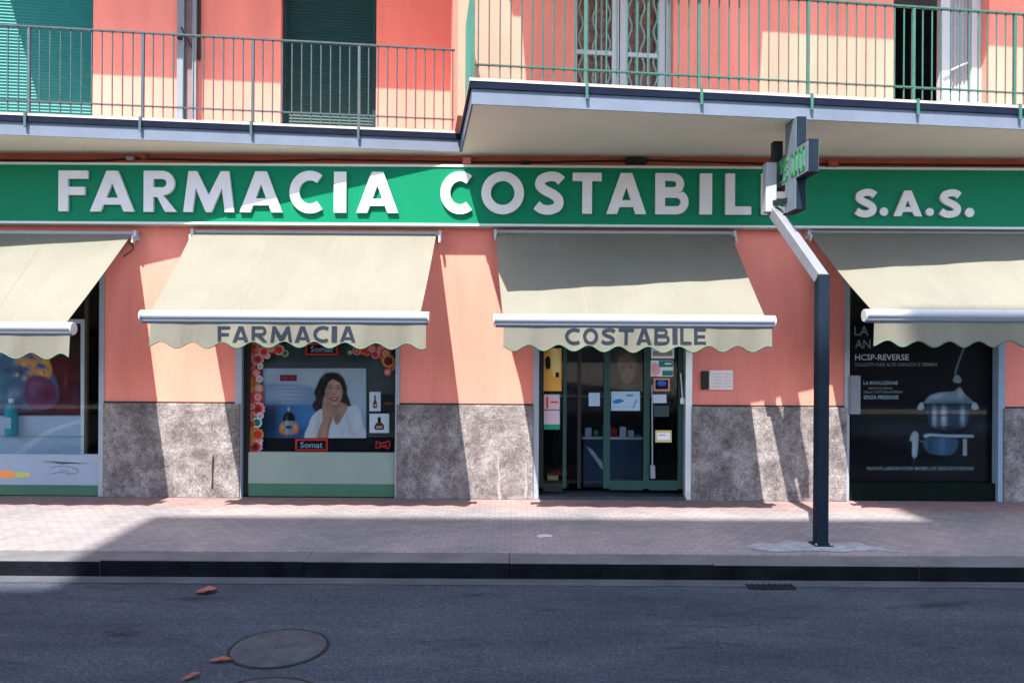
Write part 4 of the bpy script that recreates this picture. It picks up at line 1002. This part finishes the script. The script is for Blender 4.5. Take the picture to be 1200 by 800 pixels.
def f3(s): s.ink(rect(640, 483, 654, 484.5), I_pink); s.ink(rect(640, 487, 654, 488.5), I_pink); s.ink(rect(642, 491, 652, 492.5), I_pink); s.ink(rect(637.5, 497, 656, 503), I_green)
sticker(637.5, 480.5, 656, 503, ink('pale mauve paper', (.50, .42, .48)), 'pink notice with green lower edge in the left door panel', fn=f3)
def f4(s):
    for k in range(4): s.ink(rect(692, 463+3*k, 700, 464+3*k), I_grey)
sticker(690, 460, 703, 475.5, I_sky, 'small light blue sheet on the second door panel', fn=f4)
def f5(s): s.ink(smooth([(718,470),(726,467),(731,470),(722,473)], 3), I_blue); s.ink(rect(734, 462, 742, 464), I_blue); s.ink(rect(718, 476, 744, 477), I_grey); s.ink(stroke([(742,478),(746,468)], 1), I_blue)
sticker(716, 458.5, 750, 481, I_sky, 'wide light blue sheet across the central door leaf', fn=f5)
r = Raster(716, 404, 752, 458.5, (.018, .013, .012), .5)
r.spot(734, 414, 15, 9, (.10, .075, .06), .8); r.spot(724, 420, 3, 12, (.07, .05, .042), .8); r.spot(745, 420, 3, 12, (.07, .05, .042), .8); r.noise(2, 2.2, .45)
r.poly([(724,430),(725,420),(731,415),(738,415),(744,421),(745,431),(742,443),(735,450),(728,444)], (.17, .095, .07), 3)
r.spot(731, 440, 3.5, 3, (.24, .14, .11), .7); r.spot(740, 439, 3, 3, (.22, .13, .10), .7); r.spot(735, 446, 4, 2, (.20, .11, .085), .6); r.spot(727, 440, 2, 8, (.06, .03, .025), .7); r.spot(735, 434, 1, 4, (.25, .15, .12), .6)
for ex in (730, 739.5): r.spot(ex, 430.5, 2.4, 1.4, (.02, .012, .01), .9); r.spot(ex, 427.5, 3, .8, (.04, .025, .02), .7)
r.spot(735, 438.6, 2, .8, (.07, .03, .025), .8); r.spot(735, 442.8, 3.4, 1.0, (.16, .03, .03), .8); r.spot(735, 455, 12, 4, (.12, .12, .12), .6)
tag(r.build('face_poster', yplane(.15)), 'dim poster of a face behind the central door leaf', 'poster')
def f6(s): s.ink(rect(765, 411, 788, 417), ink('tan print', (.30, .25, .18)))
sticker(763, 408, 790, 420, I_white, 'white and tan strip sticker at the top of the right door panel', fn=f6)
def f7(s): s.ink(rect(772, 422.5, 788.5, 430), I_green); s.ink(rect(776, 434, 788.5, 440), I_green); s.ink(smooth([(763,432),(768,424),(774,434),(768,441)], 3), I_pink); s.ink(rect(779, 425, 787, 427), I_white)
sticker(762.5, 422, 789, 441, I_white, 'white sticker with green bars on the right door panel', fn=f7)
def f8(s): s.ink(rect(768, 445, 783, 456), I_black); s.ink(ell(775.5, 449, 5.5, 3.4, 16), ink('bright blue print', (.04, .12, .42)))
sticker(766, 443, 785, 458, ink('peach print', (.60, .30, .22)), 'red bordered sticker with a blue oval on the right door panel', fn=f8)
sticker(765, 462, 781, 472, I_lgrey, 'plain grey sticker below the blue oval sticker'); sticker(766, 475, 784, 488, ink('dark grey green print', (.05, .07, .065)), 'dark grey green sticker above the yellow one')
def f9(s): s.ink(rect(770, 507, 785, 515), I_white); s.ink(rect(772, 509, 780, 510), I_red)
sticker(768, 504, 787, 518, I_yellow, 'yellow notice low on the right door panel', fn=f9)
# things on the shop floor behind the door
cb = P(650, 566, .45)
cr_ = thing('shop_basket', 'dim basket with yellow and red goods inside the left door panel', 'basket', (P(652, 560, .5).x, .55, .0))
b = MB(); xx = P(652, 560, .5).x; b.box((xx-.14, .45, .04), (xx+.14, .66, .12)); b.build('tray', I_black, cr_)
b = MB(); b.box((xx-.10, .47, .121), (xx+.02, .62, .17)); b.build('packet', I_yellow, cr_)
b = MB(); b.box((xx-.08, .47, .171), (xx+.12, .60, .215)); b.build('packet', I_dkred, cr_)
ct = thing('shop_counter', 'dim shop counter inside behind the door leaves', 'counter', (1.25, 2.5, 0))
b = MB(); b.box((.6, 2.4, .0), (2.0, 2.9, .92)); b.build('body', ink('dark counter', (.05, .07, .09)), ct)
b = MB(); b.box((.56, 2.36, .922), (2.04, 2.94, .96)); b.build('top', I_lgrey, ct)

dsx0, dsx1 = P(684, 520, .5).x, P(752, 520, .5).x
ds = thing('reflection_stand', 'made-up blue stand with small boxes, imitating a car reflection in the door glass', 'made-up stand', ((dsx0+dsx1)/2, .6, 0))  # stand added to imitate the blue car reflected in the door glass
b = MB(); b.box((dsx0, .50, .04), (dsx1, .80, .58)); b.build('body', ink('stand blue', (.018, .042, .075)), ds)
b = MB(); b.box((dsx0-.02, .48, .582), (dsx1+.02, .82, .605)); b.build('top', I_steel, ds)
b = MB(); b.add([(dsx0+.03, .498, .50), (dsx0+.10, .498, .46), (dsx0+.30, .498, .20), (dsx0+.25, .498, .18), (dsx0+.08, .498, .42)], [(0,1,2,3,4)]); b.build('print', I_sky, ds)
for k, (wd, hh, m) in enumerate(((.07, .10, I_grey), (.05, .07, I_green), (.09, .13, I_blue), (.06, .09, I_dkred), (.07, .11, I_steel), (.06, .07, I_grey))):
    b = MB(); x_ = dsx0+.02+k*.098; b.box((x_, .52, .606), (x_+wd, .60, .606+hh)); b.build('product_box', m, ds)
# intercom plate on the pier
ip = thing('intercom', 'brushed intercom plate with a dark speaker on the pier right of the entrance', 'intercom', P(843, 458, 0))
a = P(831, 456.5, -.02); c = P(859, 434, -.02)
b = MB(); b.box((a.x, -.022, a.z), (c.x, -.001, c.z)); pt = b.build('name_plate', mat('brushed pale plate', (.68, .58, .54), .45, .1, 10, metal=.2), ip, bevel=.003)
b = MB()
for r in range(5):
    for k in range(2):
        x0 = a.x+.04+k*.115; z0 = a.z+.025+r*.034; b.box((x0, -.0255, z0), (x0+.085, -.0222, z0+.018))
b.build('name_button', mat('button grey', (.56, .48, .45), .5), pt)
a2 = P(822, 456, -.02); c2 = P(829.5, 434.5, -.02)
b = MB(); b.box((a2.x, -.04, a2.z), (c2.x, -.001, c2.z)); b.build('speaker', M_black, ip, bevel=.004)

# cable and small boxes under the soffit
b = MB(); zz = lambda x, y: P(x, y, -.02)
b.tube([P(-60, 187, -.02), P(90, 188.5, -.02), P(130, 187.5, -.02), P(150, 186, -.02), P(165, 186, -.02), P(300, 189, -.02), P(385, 187, -.02), P(545, 190, -.02), P(640, 190, -.02), P(760, 188, -.02), P(900, 192, -.02), P(1240, 194, -.02)], .011, None, 6)
tag(b.build('wall_cable', M_cable), 'dark cable running along the wall above the green sign', 'cable')
for (x, y, wd, hh, m, lab) in ((152, 185.5, 9, 4, M_alud, 'small grey clip box on the cable above the letters FARMACIA'), (168, 183, 6, 6, M_brown, 'small terracotta junction box above the letter A of FARMACIA'), (547, 188, 10, 8, mat('pink painted box', (.55, .2, .15), .7), 'pink painted junction box under the balcony step'), (746, 188, 24, 7, M_black, 'wide black junction box above COSTABILE'), (616, 190, 10, 4, M_black, 'small black box above the letter S of COSTABILE'), (977, 191, 12, 7, M_brown, 'terracotta junction box right of the pharmacy cross')):
    p0 = P(x-wd/2, y+hh/2, -.06); p1 = P(x+wd/2, y-hh/2, -.06); b = MB(); b.box((p0.x, -.06, p0.z), (p1.x, -.003, p1.z)); b.box((p0.x+.008, -.066, p0.z+.006), (p1.x-.008, -.0595, p1.z-.006))
    tag(b.build('junction_box', m, bevel=.003), lab, 'junction box')

# ================================================================== STREET BITS
M_iron = mat('cast iron cover', (.042, .046, .053), .85, .35, 8, .8, 80, bdist=.006)
def manhole(px, py, r, label):
    c = G(px, py, RZ); o = thing('manhole_cover', label, 'manhole cover', (c.x, c.y, RZ), 'cast iron covers in the road')
    b = MB(); b.plate([ell(0, 0, r, r, 40), ell(0, 0, r*.955, r*.955, 40)], lambda x, y, d: Vector((c.x+x, c.y+y, RZ+d)), .0, .006); b.build('rim', mat('dark iron rim', (.010, .011, .012), .7, .3, 12), o)
    b = MB(); b.plate([ell(0, 0, r*.94, r*.94, 40)], lambda x, y, d: Vector((c.x+x, c.y+y, RZ+d)), .0, .007)
    b.box((c.x-.018, c.y-.018, RZ+.0072), (c.x+.018, c.y+.018, RZ+.0125)); b.build('lid', M_iron, o)
    return o
manhole(327, 759, .285, 'round iron manhole cover, the farther one with a red leaf at its rim')
manhole(303, 829, .33, 'round iron manhole cover cut off by the bottom of the picture')
c = G(903, 688, RZ)
o = thing('drain_grate', 'dark rectangular drain grate in the gutter near the pole', 'drain grate', (c.x, c.y, RZ))
b = MB(); b.box((c.x-.17, c.y-.055, RZ+.0045), (c.x+.17, c.y+.055, RZ+.007)); b.build('opening', M_black, o)
b = MB()
for k in range(9): b.box((c.x-.165+k*.0405, c.y-.05, RZ+.0075), (c.x-.155+k*.0405, c.y+.05, RZ+.014))
b.build('bars', mat('dark iron rim', (.02, .02, .02)), o)
M_leaf = mat('dry red leaf', (.13, .035, .026), .85, .4, 25, col2=(.22, .085, .055))
def leaf(px, py, L, Wd, rot, label):
    c = G(px, py, RZ); vs = []; fs = []; n, m_ = 12, 6; ca, sa = math.cos(rot), math.sin(rot)
    for i in range(n+1):
        f = i/n; hw = Wd/2*(math.sin(math.pi*min(1, f*.94+.03))**.75)*(1+.06*math.sin(i*2.0))
        for j in range(m_+1):
            g = j/m_*2-1; x = (f-.5)*L; y = hw*g; z = .004+.20*Wd*abs(g)**1.6*(.3+f*.9)*(1+.25*math.sin(i*1.1+j))+.05*L*math.sin(f*3)
            vs.append((c.x+x*ca-y*sa, c.y+x*sa+y*ca, RZ+.006+z))
    for i in range(n):
        for j in range(m_): fs.append((i*(m_+1)+j, i*(m_+1)+j+1, (i+1)*(m_+1)+j+1, (i+1)*(m_+1)+j))
    b = MB(); b.add(vs, fs, None, True); o = b.build('dry_leaf', M_leaf)
    md = o.modifiers.new('solid', 'SOLIDIFY'); md.thickness = .002
    return tag(o, label, 'leaf', 'dry leaves on the road')
leaf(242, 695, .14, .10, .35, 'curled reddish leaf on the road close to the gutter')
leaf(258, 776, .12, .05, .1, 'reddish leaf lying at the rim of the manhole cover')
leaf(224, 795, .10, .04, .9, 'narrow red leaf left of the manhole covers')
c = G(638, 628); b = MB(); pp = [(628,628.6),(633,626.6),(641,626.2),(648,627.6),(646,629.2),(638,629),(634,630.2)]
b.plate([pp], lambda x, y, d: G(x, y)+Vector((0, 0, d)), .003, .006); tag(b.build('paper_scrap', mat('scrap paper', (.36, .36, .37), .8, .2, 20)), 'flat white paper scrap on the pavement before the entrance', 'litter')

# ================================================================== OPPOSITE BUILDING (behind the camera, shades the street)
OY = -18.0; kx, kz = SUN.x, -SUN.z
for (x0, x1, hh, lab) in ((-60, -8.5, 1.85, 'unseen low wall added to block glass reflections, left of the opposite building'), (5.0, 60, 1.8, 'unseen low wall added to block glass reflections, right of the opposite building')):
    b = MB(); b.box((x0, -12.9, -.4), (x1, -12.5, hh)); b.box((x0, -12.95, hh+.002), (x1, -12.45, hh+.1)); tag(b.build('reflection_blocker', mat('dark reflection blocker', (.10, .10, .10), .9, .2, 2)), lab, 'wall')  # unseen walls added to keep bright ground and sky out of window reflections
def sil(Xs, Ys, zs=0.0): return Xs-kx*(Ys-OY), zs+kz*(Ys-OY)
a = sil(G(30, 690, RZ).x, G(30, 690, RZ).y, RZ); b1 = sil(G(95, 660).x, G(95, 660).y); b2 = sil(G(180, 604).x, G(180, 604).y)
c1 = sil(G(1085, 604).x, G(1085, 604).y); vp = P(1055, 368, -A0); c2 = sil(vp.x, vp.y, vp.z)
zl, zm = a[1], b2[1]; zr = c2[1]+.12
opp = thing('opposite_building', 'tall plastered building across the street with a stepped roof', 'building', (0, OY, 0))
OL, OR_ = -12.0, 1.5
prof = [(OL, 0), (OR_, 0), (OR_, zr), (c2[0], zr), (c1[0], zm), (b2[0], zm), (b1[0], zl), (OL, zl)]
b = MB(); b.plate([prof], lambda x, y, d: Vector((x, d, y)), OY-.5, OY)
b.box((OL, OY-9, 0), (OR_, OY-.5, zl-.5)); b.build('wall', mat('pale grey plaster', (.62, .62, .62), .9, .1, .6), opp)
M_wd = mat('dark window glass', (.03, .035, .04), .15); M_sh = mat('brown shutter', (.12, .08, .05), .7)
for fl_ in range(8):
    for k in range(-4, 1):
        x = k*2.6+.2; z = 1.0+fl_*3.2
        if z+1.9 > zl: continue
        q = MB(); q.box((x-.55, OY-.1, z), (x+.55, OY+.03, z+1.8)); wnd = q.build('window', M_wd, opp)
        q = MB(); q.box((x-1.15, OY+.001, z-.05), (x-.6, OY+.05, z+1.85)); q.box((x+.6, OY+.001, z-.05), (x+1.15, OY+.05, z+1.85)); q.build('shutter', M_sh, wnd)
